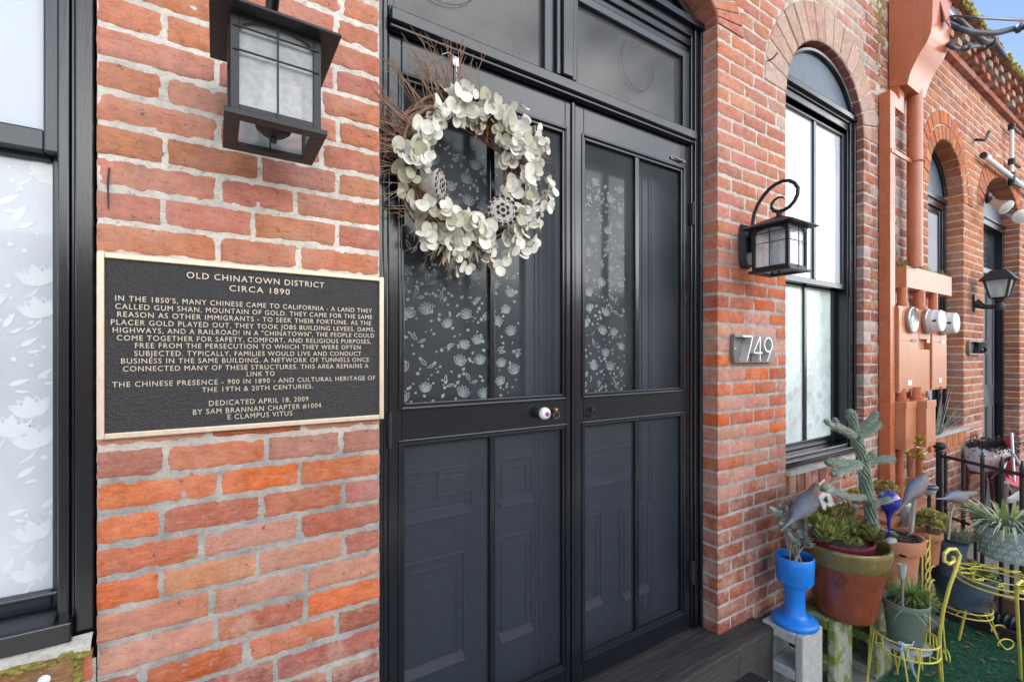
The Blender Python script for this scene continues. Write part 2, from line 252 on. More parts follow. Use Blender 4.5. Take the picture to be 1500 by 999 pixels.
# ------------------------------------------------------------------ mesh builder
class MB:
    def __init__(s): s.v = []; s.f = []; s.m = []; s.tint = None
    def add(s, vs_, fs, mi=0):
        o = len(s.v); s.v += [tuple(p) for p in vs_]
        for f in fs: s.f.append(tuple(i + o for i in f)); s.m.append(mi)
    def quad(s, a, b, c, d, mi=0): s.add([a, b, c, d], [(0, 1, 2, 3)], mi)
    def box(s, lo, hi, mi=0, b=0.0):
        x0, y0, z0 = lo; x1, y1, z1 = hi
        if not b:
            s.add([(x0,y0,z0),(x1,y0,z0),(x1,y1,z0),(x0,y1,z0),(x0,y0,z1),(x1,y0,z1),(x1,y1,z1),(x0,y1,z1)],
                  [(0,3,2,1),(4,5,6,7),(0,1,5,4),(1,2,6,5),(2,3,7,6),(3,0,4,7)], mi); return
        bm = bmesh.new(); r = bmesh.ops.create_cube(bm, size=1)
        for v in bm.verts: v.co = Vector(((x0+x1)/2 + v.co.x*(x1-x0), (y0+y1)/2 + v.co.y*(y1-y0), (z0+z1)/2 + v.co.z*(z1-z0)))
        bmesh.ops.bevel(bm, geom=bm.edges[:], offset=b, segments=2, affect='EDGES', profile=.6)
        s.bm(bm, mi)
    def bm(s, bm, mi=0):
        bm.verts.index_update(); s.add([v.co.copy() for v in bm.verts], [[v.index for v in f.verts] for f in bm.faces], mi); bm.free()
    def tube(s, pts, r, n=8, mi=0, closed=False, cap=True):
        pts = [Vector(p) for p in pts]; k = len(pts); rs = r if isinstance(r, (list, tuple)) else [r] * k
        T = []
        for i in range(k):
            a = pts[(i - 1) % k] if (closed or i) else pts[0]; b = pts[(i + 1) % k] if (closed or i < k - 1) else pts[-1]
            d = b - a; T.append(d.normalized() if d.length > 1e-9 else Vector((0, 0, 1)))
        u = T[0].orthogonal().normalized(); vs_ = []
        for i in range(k):
            u = (u - T[i] * u.dot(T[i])); u = u.normalized() if u.length > 1e-6 else T[i].orthogonal().normalized()
            w = T[i].cross(u)
            for j in range(n):
                a = 2 * math.pi * j / n; vs_.append(pts[i] + (u * math.cos(a) + w * math.sin(a)) * rs[i])
        fs = [(i*n + j, i*n + (j+1) % n, ((i+1) % k)*n + (j+1) % n, ((i+1) % k)*n + j) for i in range(k if closed else k - 1) for j in range(n)]
        if cap and not closed: fs += [tuple(range(n - 1, -1, -1)), tuple(range((k-1)*n, k*n))]
        s.add(vs_, fs, mi)
    def lathe(s, prof, c, n=32, mi=0, axis=(0, 0, 1), jit=0):
        q = Vector((0, 0, 1)).rotation_difference(Vector(axis)); c = Vector(c); vs_ = []
        for (r, z) in prof:
            for j in range(n):
                a = 2*math.pi*j/n; vs_.append(c + q @ Vector((r*math.cos(a), r*math.sin(a), z)))
        k = len(prof); fs = [(i*n + j, i*n + (j+1) % n, (i+1)*n + (j+1) % n, (i+1)*n + j) for i in range(k - 1) for j in range(n)]
        if prof[0][0] > 1e-5: fs.append(tuple(range(n - 1, -1, -1)))
        if prof[-1][0] > 1e-5: fs.append(tuple(range((k-1)*n, k*n)))
        s.add(vs_, fs, mi)
    def prism(s, poly, fn, d0, d1, mi=0):
        """poly: 2-D outline; fn(u, v, d) -> world point; extruded from d0 (front) to d1"""
        n = len(poly); s.add([fn(u, v, d0) for u, v in poly] + [fn(u, v, d1) for u, v in poly],
              [tuple(range(n)), tuple(range(2*n - 1, n - 1, -1))] + [(i, n + i, n + (i+1) % n, (i+1) % n) for i in range(n)], mi)
    def ball(s, c, r, mi=0, n=14, sc=(1, 1, 1)):
        bm = bmesh.new(); bmesh.ops.create_uvsphere(bm, u_segments=n, v_segments=max(6, n*2//3), radius=r)
        for v in bm.verts: v.co = Vector((c[0] + v.co.x*sc[0], c[1] + v.co.y*sc[1], c[2] + v.co.z*sc[2]))
        s.bm(bm, mi)
    def disc(s, c, nrm, r, n=10, mi=0, cup=0.0, sx=1.0, spin=0.0):
        c = Vector(c); q = Vector((0, 0, 1)).rotation_difference(Vector(nrm).normalized())
        vs_ = [c + q @ Vector((0, 0, -cup*r))]
        for j in range(n):
            a = 2*math.pi*j/n + spin; vs_.append(c + q @ Vector((r*math.cos(a)*sx, r*math.sin(a), cup*r*.4*math.cos(2*a))))
        s.add(vs_, [(0, 1 + j, 1 + (j+1) % n) for j in range(n)], mi)
    def blade(s, base, d, ln, w, droop=0.3, n=5, mi=0, fold=.15, shape=None):
        """a tapering curved leaf blade"""
        base = Vector(base); d = Vector(d).normalized(); side = d.cross(Vector((0, 0, 1)))
        side = side.normalized() if side.length > 1e-4 else Vector((1, 0, 0))
        p = base.copy(); vs_ = []; st = ln / n
        for i in range(n + 1):
            t = i / n; ww = w * (shape(t) if shape else (1 - t**2.2)) * .5 + 1e-4
            up = side.cross(d); vs_ += [p - side*ww, p - up*(ww*fold*2), p + side*ww]
            d = (d + Vector((0, 0, -droop / n))).normalized(); p = p + d * st
        fs = []
        for i in range(n):
            a = i*3; fs += [(a, a+1, a+4, a+3), (a+1, a+2, a+5, a+4)]
        s.add(vs_, fs, mi)
    def rosette(s, c, r, n, mi=0, tilt=(0, 0, 1), rings=3, w=.45, thick=True, mi2=None):
        q = Vector((0, 0, 1)).rotation_difference(Vector(tilt).normalized()); c = Vector(c)
        for k in range(rings):
            el = .25 + .9 * k / max(1, rings - 1) * .9; rr = r * (1 - .22*k); m_ = max(5, n - 2*k)
            for j in range(m_):
                a = 2*math.pi*(j + .5*(k % 2))/m_ + random.uniform(-.15, .15); e = el + random.uniform(-.12, .12)
                d = q @ Vector((math.cos(a)*math.cos(e), math.sin(a)*math.cos(e), math.sin(e)))
                s.blade(c, d, rr*random.uniform(.85, 1.1), rr*w, -.35, 4, mi2 if (mi2 is not None and random.random() < .4) else mi, .3, lambda t: (.55 + 1.1*t)*(1 - t**4))
    def obj(s, name, mats, parent=None, smooth=40, bevel=0, label=None):
        me = bpy.data.meshes.new(name); off = root_loc(parent)
        me.from_pydata([(p[0]-off[0], p[1]-off[1], p[2]-off[2]) for p in s.v] if off else s.v, [], s.f)
        if not isinstance(mats, (list, tuple)): mats = [mats]
        for m_ in mats: me.materials.append(M[m_] if isinstance(m_, str) else m_)
        me.polygons.foreach_set('material_index', s.m)
        if s.tint:
            a = me.attributes.new('tint', 'FLOAT_COLOR', 'POINT'); a.data.foreach_set('color', [x for c in s.tint for x in c])
        me.validate(); me.update()
        if smooth:
            me.polygons.foreach_set('use_smooth', [True]*len(me.polygons)); me.set_sharp_from_angle(angle=math.radians(smooth))
        o = bpy.data.objects.new(name, me); COL.objects.link(o)
        if parent: o.parent = parent
        if bevel:
            b = o.modifiers.new('bevel', 'BEVEL'); b.width = bevel; b.segments = 2; b.limit_method = 'ANGLE'; b.angle_limit = math.radians(40)
        if label: o['label'] = label
        return o
LOCAL = set()
def root_loc(p):
    if p is None: return None
    while p.parent: p = p.parent
    if p.name in LOCAL: return None
    return p.location
def tag(o, label, cat, group=None):
    o['label'] = label; o['category'] = cat
    if group: o['group'] = group
    return o
def thing(name, label, cat, loc=(0, 0, 0), group=None, local=False):
    o = bpy.data.objects.new(name, None); COL.objects.link(o); o.location = loc; o.empty_display_size = .1
    if local: LOCAL.add(o.name)
    return tag(o, label, cat, group)
def single(name, mb, mats, label, cat, base, group=None, smooth=40, bevel=0):
    """a thing that is one mesh: origin at its base"""
    b = Vector(base); mb.v = [(p[0]-b.x, p[1]-b.y, p[2]-b.z) for p in mb.v]
    o = mb.obj(name, mats, None, smooth, bevel); o.location = b; return tag(o, label, cat, group)
def struct(name, mb, mats, smooth=0):
    o = mb.obj(name, mats, None, smooth); o['kind'] = 'structure'; return o
def copy_tree(o, parent=None):
    c = o.copy(); COL.objects.link(c)
    if parent: c.parent = parent
    if o.name in LOCAL: LOCAL.add(c.name)
    for ch in list(o.children): copy_tree(ch, c)
    return c
def arc(c, r, a0, a1, n, fn): return [fn(c[0] + r*math.cos(a0 + (a1-a0)*i/n), c[1] + r*math.sin(a0 + (a1-a0)*i/n)) for i in range(n + 1)]
def rnd(a, b): return random.uniform(a, b)
# ================================================================== SETTING
g = MB(); g.quad((-60, -3.2, GZ), (120, -3.2, GZ), (120, 40, GZ), (-60, 40, GZ)); struct('pavement', g, 'pavement')
g = MB(); g.quad((-60, -60, GZ - .13), (120, -60, GZ - .13), (120, -3.2, GZ - .13), (-60, -3.2, GZ - .13)); g.quad((-60, -3.2, GZ - .13), (120, -3.2, GZ - .13), (120, -3.2, GZ), (-60, -3.2, GZ)); struct('road', g, 'asphalt')
g = MB(); nx, ny = 90, 30; x0, x1, y0, y1 = 2.62, 3.945, -1.25, -.315
vs_ = []
for j in range(ny + 1):
    for i in range(nx + 1):
        x = x0 + (x1-x0)*i/nx; y = y0 + (y1-y0)*j/ny
        vs_.append((x, y, GZ + .008 + .007*noise.noise((x*4, y*4, 0)) + .004*noise.noise((x*30, y*30, 2))))
g.add(vs_, [(j*(nx+1)+i, j*(nx+1)+i+1, (j+1)*(nx+1)+i+1, (j+1)*(nx+1)+i) for j in range(ny) for i in range(nx)])
tf = struct('turf_carpet', g, 'turf')
g = MB()                                            # the carpet's short blades
for i in range(26000):
    x, y = rnd(x0, x1), rnd(y0, y1); a = rnd(0, 6.28); h = rnd(.006, .014)
    z = GZ + .006 + .007*noise.noise((x*4, y*4, 0)); dx, dy = math.cos(a)*.0016, math.sin(a)*.0016; lx, ly = rnd(-.006, .006), rnd(-.006, .006)
    g.add([(x-dx, y-dy, z), (x+dx, y+dy, z), (x+lx, y+ly, z+h)], [(0, 1, 2)])
o = g.obj('turf_pile', 'turf', None, 0); o['kind'] = 'stuff'; o['label'] = 'short green pile of the artificial turf under the plant stands'; o['category'] = 'turf'

# ================================================================== BRICK BUILDINGS
COURSE = .0701; Z0 = .877
def ztop(o, x):                                     # underside of an opening's arch at x
    t = (x - (o['x0']+o['x1'])/2) / ((o['x1']-o['x0'])/2)
    return o['spring'] + o['rise'] * math.sqrt(max(0, 1 - t*t)) if abs(t) < 1 else o['spring']
def chord(o, z, grow=0.0):                          # x-interval taken by the opening at height z
    if z < o['z0']: return None
    c = (o['x0']+o['x1'])/2; a = (o['x1']-o['x0'])/2
    if z <= o['spring']: return (c - a, c + a)
    b = o['rise'] + grow; t = (z - o['spring'])/b
    if t >= 1: return None
    h = (a + grow) * math.sqrt(1 - t*t); return (c - h, c + h)
DOOR = dict(x0=.394, x1=1.983, z0=GZ, spring=3.0501, rise=.25, ring=.21, depth=.30)
WINL = dict(x0=-1.30, x1=-.214, z0=.868, spring=2.90, rise=.45, ring=.21, depth=.22)
WIN1 = dict(x0=2.592, x1=3.560, z0=.872, spring=2.9099, rise=.425, ring=.22, depth=.22)
WIN2 = dict(x0=4.725, x1=5.600, z0=.86, spring=2.8398, rise=.45, ring=.24, depth=.24)
DOOR2 = dict(x0=6.200, x1=7.560, z0=GZ, spring=2.9099, rise=.40, ring=.22, depth=.30)
WIN3 = dict(x0=8.3, x1=9.2, z0=.86, spring=2.86, rise=.43, ring=.22, depth=.22)
XB = 4.42                                            # where the second building starts
random.seed(11)
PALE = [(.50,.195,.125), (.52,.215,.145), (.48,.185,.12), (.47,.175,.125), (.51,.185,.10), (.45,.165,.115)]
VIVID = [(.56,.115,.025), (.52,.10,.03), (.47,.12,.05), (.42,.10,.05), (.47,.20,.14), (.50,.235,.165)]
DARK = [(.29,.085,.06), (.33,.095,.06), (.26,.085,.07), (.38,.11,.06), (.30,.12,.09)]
RED2 = [(.40,.125,.062), (.44,.14,.06), (.37,.12,.075), (.34,.10,.06), (.42,.165,.095)]
ORA2 = [(.52,.17,.06), (.48,.15,.06), (.50,.19,.085)]
def jit(c, s=.10):
    k = rnd(1-s, 1+s); return (c[0]*k, c[1]*k*rnd(.95, 1.05), c[2]*k*rnd(.92, 1.08))
def brick(mb, x0, x1, z0, z1, col, eff, nx, nz, rough=.003, left=.03, right=.03, proud=0.0, face=None):
    """one worn brick: irregular outline, rounded arrises, dented face, sides running back into the wall"""
    s = rnd(0, 100); P = []; o = len(mb.v); tilt = rnd(-.0012, .0012)
    for j in range(nz + 1):
        for i in range(nx + 1):
            u, v = i/nx, j/nz; x = x0 + (x1-x0)*u; z = z0 + (z1-z0)*v
            e = min(i, nx-i, j, nz-j); y = tilt - proud + .0016*noise.noise((x*28+s, z*40, s)) + .0010*noise.noise((x*90+s, z*90, s))
            if e == 0:
                ex = .35 if ((i == 0 and left > .05) or (i == nx and right > .05)) else 1.0
                y += .0032 + .0018*noise.noise((x*50, z*50, s+9))
                x += ex*rough*noise.noise((x*44+s, z*60, 3))*1.2; z += rough*noise.noise((x*30+s, z*50, 7))*.7 + rough*.8*noise.noise((x*95+s, z*50, 17))
                if min(i, nx-i) == 0 and min(j, nz-j) == 0: y += .001
            elif e == 1:
                y += .0004
                # second ring hugs the outline so that the arris is crisp
                du = (x1-x0)/nx; dv = (z1-z0)/nz
                if i in (1, nx-1) and du > .007: x += (-1 if i == 1 else 1)*(du-.006)
                if j in (1, nz-1) and dv > .007: z += (-1 if j == 1 else 1)*(dv-.006)
            P.append((x, y, z))
    def idx(i, j): return j*(nx+1) + i
    F = [(idx(i, j), idx(i+1, j), idx(i+1, j+1), idx(i, j+1)) for j in range(nz) for i in range(nx)]
    # skirt
    rim = [idx(i, 0) for i in range(nx+1)] + [idx(nx, j) for j in range(1, nz+1)] + [idx(i, nz) for i in range(nx-1, -1, -1)] + [idx(0, j) for j in range(nz-1, 0, -1)]
    b0 = len(P)
    for k in rim:
        p = P[k]; t = (p[0]-x0)/(x1-x0); d = left if t < .04 else (right if t > .96 else .02)
        P.append((p[0], d, p[2]))
    n = len(rim); F += [(rim[k], b0+k, b0+(k+1) % n, rim[(k+1) % n]) for k in range(n)]
    mb.add(P, F, 0)
    mb.tint += [(*col, eff)] * len(P)
def mortar_rect(mb, x0, x1, z0, z1, step, colf, amp=.0026, y=.0034):
    nx = max(1, int((x1-x0)/step)); nz = max(1, int((z1-z0)/step)); P = []
    for j in range(nz+1):
        for i in range(nx+1):
            x = x0+(x1-x0)*i/nx; z = z0+(z1-z0)*j/nz
            P.append((x, y + amp*noise.noise((x*60, z*60, 1)) + amp*.8*noise.noise((x*21, z*21, 5)), z)); mb.tint.append((*colf(x, z), .5))
    mb.add(P, [(j*(nx+1)+i, j*(nx+1)+i+1, (j+1)*(nx+1)+i+1, (j+1)*(nx+1)+i) for j in range(nz) for i in range(nx)], 1)
def voussoirs(mb, o, n, cols, eff, rings=1, joint=.010):
    c = (o['x0']+o['x1'])/2; a = (o['x1']-o['x0'])/2; b = o['rise']; t = o['ring']/rings
    for r in range(rings):
        m_ = n + 3*r
        for k in range(m_):
            g0, g1 = t*r + .004*(r > 0), t*(r+1) - .006
            ai = (a + g0); th0, th1 = math.pi*k/m_, math.pi*(k+1)/m_; gap = joint/2/ai
            th0 += gap; th1 -= gap; P = []; col = jit(random.choice(cols), .14)
            for d in (-.003 + rnd(-.002, .002), .003):
                for (th, gg) in ((th0, g0), (th1, g0), (th1, g1), (th0, g1)):
                    ins = .004 if d < 0 else 0
                    th_ = th + (ins/ai)*(1 if th == th0 else -1); gg_ = gg + ins*(1 if gg == g0 else -1)
                    P.append((c + (a+gg_)*math.cos(th_), d, o['spring'] + (b+gg_)*math.sin(th_)))
            for (th, gg) in ((th0, g0), (th1, g0), (th1, g1), (th0, g1)): P.append((c + (a+gg)*math.cos(th), o['depth']*.8 if r == 0 else .03, o['spring'] + (b+gg)*math.sin(th)))
            F = [(0, 3, 2, 1)] + [(i, (i+1) % 4, 4+(i+1) % 4, 4+i) for i in range(4)] + [(4+i, 4+(i+1) % 4, 8+(i+1) % 4, 8+i) for i in range(1, 4)]
            mb.add(P, F, 0); mb.tint += [(*col, eff)]*len(P)
            soffit_shade = jit(random.choice(DARK), .15) if o in (WIN1, DOOR) else col        # soffit bricks tinted darker: shade and soot under the arch painted in
            mb.add([P[4], P[5], P[9], P[8]], [(0, 1, 2, 3)], 0); mb.tint += [(*soffit_shade, .1)]*4
# joints of the pier that carries the plaque, read off the photograph row by row (course 0 sits at Z0)
S = 1500/560
ROWS = {21: [640, 1318], 20: [848, 1095], 19: [645, 905, 1315], 18: [850, 1262], 17: [645, 905, 1327], 16: [858, 1262], 15: [648, 1020, 1324], 14: [858, 1160], 13: [640, 992, 1324], 12: [855, 1172],
        11: [600, 1000, 1380], 10: [800, 1200], 9: [600, 1000, 1330], 8: [780, 1180], 7: [640, 1010, 1330], 6: [820, 1190],
        5: [648, 1046, 1340], 4: [861, 1176], 3: [634, 1027, 1347], 2: [788, 1178], 1: [633, 1009, 1347], 0: [829, 1202], -1: [621, 858, 1071, 1348], -2: [778, 1190], -3: [600, 1005, 1355], -4: [820, 1200], -5: [640, 1010, 1350]}
TINT1 = {5: [(.36,.14,.10), (.45,.145,.075), (.36,.165,.13), (.34,.14,.11)], 4: [(.53,.125,.03), (.55,.13,.032), (.47,.13,.05)], 3: [(.55,.13,.03), (.40,.11,.06), (.40,.115,.06), (.38,.14,.11)],
         2: [(.47,.115,.045), (.45,.20,.14), (.36,.105,.065)], 1: [(.52,.12,.035), (.46,.205,.12), (.47,.22,.155), (.33,.095,.06)], 0: [(.46,.20,.14), (.47,.22,.155), (.47,.21,.145)],
         -1: [(.40,.105,.05), (.42,.10,.05), (.43,.105,.045), (.36,.11,.07), (.38,.10,.05)], -2: [(.40,.14,.10), (.36,.11,.07), (.36,.105,.06)], -3: [(.40,.13,.09), (.40,.12,.07), (.46,.20,.14), (.45,.20,.14)],
         12: [(.50,.18,.09), (.47,.185,.105), (.50,.19,.10)], 15: [(.49,.20,.11), (.47,.185,.10), (.40,.165,.115), (.46,.19,.11)]}
def build_wall(name, parent, X0, X1, zt, openings, kind, vous):
    mb = MB(); mb.tint = []
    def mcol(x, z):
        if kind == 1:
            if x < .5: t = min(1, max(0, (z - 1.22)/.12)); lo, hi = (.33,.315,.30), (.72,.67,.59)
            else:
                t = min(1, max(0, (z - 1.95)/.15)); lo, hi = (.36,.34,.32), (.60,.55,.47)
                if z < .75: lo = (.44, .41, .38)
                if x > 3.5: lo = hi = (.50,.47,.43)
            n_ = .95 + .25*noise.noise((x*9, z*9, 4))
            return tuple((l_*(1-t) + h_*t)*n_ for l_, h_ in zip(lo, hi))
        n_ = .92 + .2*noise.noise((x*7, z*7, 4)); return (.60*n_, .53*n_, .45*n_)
    # --- mortar bed
    xs = sorted({X0, X1} | {v for o in openings for v in (o['x0'], o['x1'])} | ({.48} if False else set()))
    for a, b in zip(xs[:-1], xs[1:]):
        o = next((q for q in openings if q['x0'] <= a + 1e-6 and q['x1'] >= b - 1e-6), None)
        st = .0065 if (kind == 1 and -.3 < a < .5 and b < 1) else (.012 if a < 2.6 else .02)
        ins = .002
        if o is None:
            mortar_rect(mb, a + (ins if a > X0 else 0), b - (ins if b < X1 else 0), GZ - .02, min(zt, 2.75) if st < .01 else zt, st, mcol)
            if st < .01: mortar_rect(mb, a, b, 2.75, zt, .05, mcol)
        else:
            if o['z0'] > GZ + .1: mortar_rect(mb, a, b, GZ - .02, o['z0'] - .012, .02, mcol)
            k = 40; P = []; F = []
            for i in range(k+1):
                x = (a+b)/2 - (b-a)/2*math.cos(math.pi*i/k); z = ztop(o, x) + .006
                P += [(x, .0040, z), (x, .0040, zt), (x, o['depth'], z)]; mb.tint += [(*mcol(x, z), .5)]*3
            for i in range(k): q = i*3; F += [(q, q+3, q+4, q+1), (q, q+2, q+5, q+3)]
            mb.add(P, F, 1)
            for x, sgn in ((a - ins, 1), (b + ins, -1)):                  # the two reveals
                P = [(x, .0040, o['z0'] if o['z0'] > 0 else GZ - .02), (x, o['depth'], o['z0'] if o['z0'] > 0 else GZ - .02), (x, o['depth'], o['spring'] + .01), (x, .0040, o['spring'] + .01)]
                mb.add(P, [(0, 1, 2, 3)], 1); mb.tint += [(*mcol(x, 1.5), .5)]*4
    # --- bricks, course by course
    k0 = int((GZ - Z0)/COURSE) - 1; k1 = int((zt - Z0)/COURSE)
    for k in range(k0, k1):
        za, zb = Z0 + k*COURSE + .0062, Z0 + (k+1)*COURSE - .0062; zm = (za+zb)/2
        cuts = []
        for o in openings:
            g_ = o['ring'] if zm > o['spring'] else 0
            zq = zm if g_ == 0 else zm
            c = chord(o, zq, g_)
            if c: cuts.append((c[0], c[1], o['depth'] if g_ == 0 else .03))
        cuts.sort(); seg = []; cur = X0; dl = .03
        for c0, c1, d in cuts:
            if c0 > cur: seg.append((cur, c0, dl, d*.85 if d > .1 else .03))
            cur = max(cur, c1); dl = d*.85 if d > .1 else .03
        if cur < X1: seg.append((cur, X1, dl, .03))
        for (a, b, dL, dR) in seg:
            if b - a < .03: continue
            pier1 = kind == 1 and abs(a + .214) < .02 and b < .5
            if pier1 and k in ROWS: js = [a] + [WX(q/S) for q in ROWS[k]] + [b]
            else:
                js = [a]; x = a + (.215 if k % 2 else .105) + rnd(-.012, .012)
                if kind == 1 and a < -.3: x = a + (.2 if k % 2 else .1)
                while x < b - .07: js.append(x); x += rnd(.195, .222)
                js.append(b)
            for q in range(len(js) - 1):
                xa = js[q] + (.0055 if q else .001); xb = js[q+1] - (.0055 if q < len(js) - 2 else .001); xm = (xa+xb)/2
                pr = 0.0; eff = .25
                if kind == 1:
                    if pier1:
                        if k in TINT1 and q < len(TINT1[k]): col = jit(TINT1[k][q], .06)
                        else: col = jit(random.choice(PALE if k >= 7 else VIVID[2:]), .08)
                        eff = .32 if k >= 7 else rnd(.05, .3)
                        nx, nz = max(6, int((xb-xa)/.011)), 7
                    else:
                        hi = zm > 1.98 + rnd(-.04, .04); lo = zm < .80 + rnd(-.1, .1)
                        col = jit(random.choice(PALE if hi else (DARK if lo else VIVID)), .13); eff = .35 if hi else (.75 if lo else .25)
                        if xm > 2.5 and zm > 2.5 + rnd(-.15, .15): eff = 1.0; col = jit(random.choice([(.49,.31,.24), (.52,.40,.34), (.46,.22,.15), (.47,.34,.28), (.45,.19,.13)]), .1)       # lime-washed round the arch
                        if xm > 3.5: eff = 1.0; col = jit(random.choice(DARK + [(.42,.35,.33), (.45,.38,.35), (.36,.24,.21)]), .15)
                        nx, nz = (max(4, int((xb-xa)/.02)), 5) if xm < 2.65 else (max(3, int((xb-xa)/.045)), 4)
                    rg = .0030
                else:
                    col = jit(random.choice(RED2 if rnd(0, 1) < .8 else ORA2), .12); eff = .3; rg = .003
                    if zm > 3.3: eff = .8
                    if zm < .95: eff = 1.0; col = jit(random.choice(DARK + PALE), .15)
                    if a > 5.5 and b < 6.3 and zm > 2.3: col = jit(random.choice(ORA2), .1)
                    nx, nz = max(3, int((xb-xa)/.05)), 4
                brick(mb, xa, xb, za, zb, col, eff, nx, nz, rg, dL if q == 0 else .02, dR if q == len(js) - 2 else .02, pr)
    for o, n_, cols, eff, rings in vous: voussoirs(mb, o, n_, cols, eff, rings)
    return mb.obj('brick_wall', ['brick', 'mortar'], parent, 35)
B1 = thing('brick_building', 'near brick building with black double doors, its bricks pale above and orange below', 'building', (1.0, 0, GZ))
B2 = thing('brick_building', 'farther orange-red brick building with a mossy dentil cornice and arched openings', 'building', (7.0, 0, GZ))
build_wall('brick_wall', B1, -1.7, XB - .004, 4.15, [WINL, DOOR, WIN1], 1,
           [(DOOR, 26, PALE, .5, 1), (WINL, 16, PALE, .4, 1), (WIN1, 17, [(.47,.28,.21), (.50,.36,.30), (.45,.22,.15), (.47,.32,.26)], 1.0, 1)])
build_wall('brick_wall', B2, XB, 10.4, 4.02, [WIN2, DOOR2, WIN3], 2,
           [(WIN2, 17, ORA2 + RED2[:2], .15, 2), (DOOR2, 22, RED2 + ORA2, .2, 1), (WIN3, 17, RED2, .2, 1)])
# dark soffits: the bricks of each arch run back as voussoirs, behind them the frame
# the row across the street, which the panes and the black paint mirror
OB = thing('brick_building', 'long low dark brown building across the street, facing the doors', 'building', (3, -17, GZ))
mb = MB(); mb.box((-26, -24, GZ - .13), (34, -17, 4.6)); M['far_wall'] = mat('brown_far_wall', (.12, .085, .065), .9, 0, .25, 3, .2); mb.obj('wall', 'far_wall', OB, 0)
for i in range(15):
    x = -24 + 4*i; mb = MB(); mb.box((x, -17.02, .9), (x + 1.6, -16.96, 2.9)); w_ = mb.obj('window', 'white_metal', OB, 0); mb = MB(); mb.box((x + .1, -16.955, 1.0), (x + 1.5, -16.95, 2.8)); mb.obj('pane', 'inner_glass', w_, 0)
mb = MB(); mb.box((-26.4, -24, 4.6), (34.4, -16.6, 4.9)); mb.obj('roof', 'roof', OB, 0)
# sloping brick sill with moss under the left window, lime mortar above it
mb = MB(); mb.tint = []
x = WINL['x1'] - .235
for k in range(5):
    xa, xb = x - .215*k, x - .215*k + .205
    P = [(xa, -.016, .882), (xb, -.016, .882), (xb, .03, .890), (xa, .03, .890), (xa, -.020, .790), (xb, -.020, .790), (xb, .02, .790), (xa, .02, .790)]
    mb.add(P, [(0, 1, 2, 3), (4, 5, 1, 0), (5, 6, 2, 1), (7, 4, 0, 3)], 0); mb.tint += [(.20, .095, .03, .1)]*8
xa, xb = WINL['x0'] + .01, WINL['x1'] - .006
nn = 120; P = []
for i in range(nn+1):
    xx = xa + (xb-xa)*i/nn; wob = .006*noise.noise((xx*30, 0, 0)); P += [(xx, -.010 + wob*.5, .896), (xx, .012, .908 + wob*.3), (xx, -.014 + wob, .880)]
mb.add(P, [(i*3, i*3+3, i*3+4, i*3+1) for i in range(nn)] + [(i*3+2, i*3+5, i*3+3, i*3) for i in range(nn)], 1); mb.tint += [(.50, .49, .42, .4)]*len(P)
sl = mb.obj('brick_sill', ['brick', 'mortar'], B1, 30, bevel=.004)
mb = MB()
for i in range(420):                                       # cushions of moss along the sill
    xx = rnd(WINL['x0'], WINL['x1'] - .01); zz = .881 + rnd(-.006, .005); r_ = rnd(.0025, .006)
    if noise.noise((xx*6, 3, 1)) > -.25: mb.ball((xx, -.016 + rnd(-.004, .006), zz), r_, 0, 6, (1.4, .7, .8))
mb.obj('moss', 'moss', sl, 60)['kind'] = 'stuff'; mb = MB()
for i in range(60): mb.ball((WINL['x1'] - .026 + rnd(-.004, .004), -.014 + rnd(-.006, .01), rnd(.79, .88)), rnd(.003, .007), 0, 6)
mb.obj('moss', 'moss', sl, 60)['kind'] = 'stuff'
mb = MB(); mb.lathe([(.0001, .003), (.009, .002), (.010, 0)], (WINL['x1'] - .075, -.019, .848), 14, axis=(0, -1, .1)); mb.obj('anchor_cap', 'white_metal', sl, 60)
# brick rowlock sills of the two right-hand windows
for o, par in ((WIN1, B1), (WIN2, B2)):
    mb = MB(); mb.tint = []; n_ = 12
    for k in range(n_):
        xa = o['x0'] + (o['x1']-o['x0'])*k/n_ + .004; xb = o['x0'] + (o['x1']-o['x0'])*(k+1)/n_ - .004
        mb.box((xa, -.016 + rnd(-.003, .003), o['z0'] - .125 + rnd(-.004, .004)), (xb, .05, o['z0'] - .022 + rnd(-.003, .003))); c = jit(random.choice(ORA2 if par is B2 else DARK), .2)
        mb.tint += [(*c, .9 if par is B1 else .2)]*8
    mb.box((o['x0'], -.020, o['z0'] - .024), (o['x1'], .05, o['z0'] - .002), 1); mb.tint += [(.50, .50, .46, .4)]*8
    mb.obj('brick_sill', ['brick', 'mortar'], par, 30, bevel=.003)
# roofs and the rest of the shells, so that light only comes through where it should
mb = MB(); mb.box((-1.7, .02, 4.13), (XB - .01, 8, 4.22)); mb.box((-1.72, .30, GZ), (-1.62, 8, 4.12)); mb.box((-1.6, 7.9, GZ), (XB - .02, 8, 4.12)); mb.obj('roof', 'roof', B1, 0)
mb = MB(); mb.box((XB, .30, 4.0), (10.4, 8, 4.1)); mb.box((10.3, .3, GZ), (10.4, 8, 4.0)); mb.box((XB, 7.9, GZ), (10.28, 8, 4.0)); mb.obj('roof', 'roof', B2, 0)
mb = MB(); mb.quad((-1.6, .62, GZ), (XB, .62, GZ), (XB, .62, 4.1), (-1.6, .62, 4.1)); mb.obj('interior_wall', 'dark', B1, 0)
mb = MB(); mb.quad((XB + .05, .62, GZ), (10.3, .62, GZ), (10.3, .62, 4.0), (XB + .05, .62, 4.0)); mb.obj('interior_wall', 'dark', B2, 0)
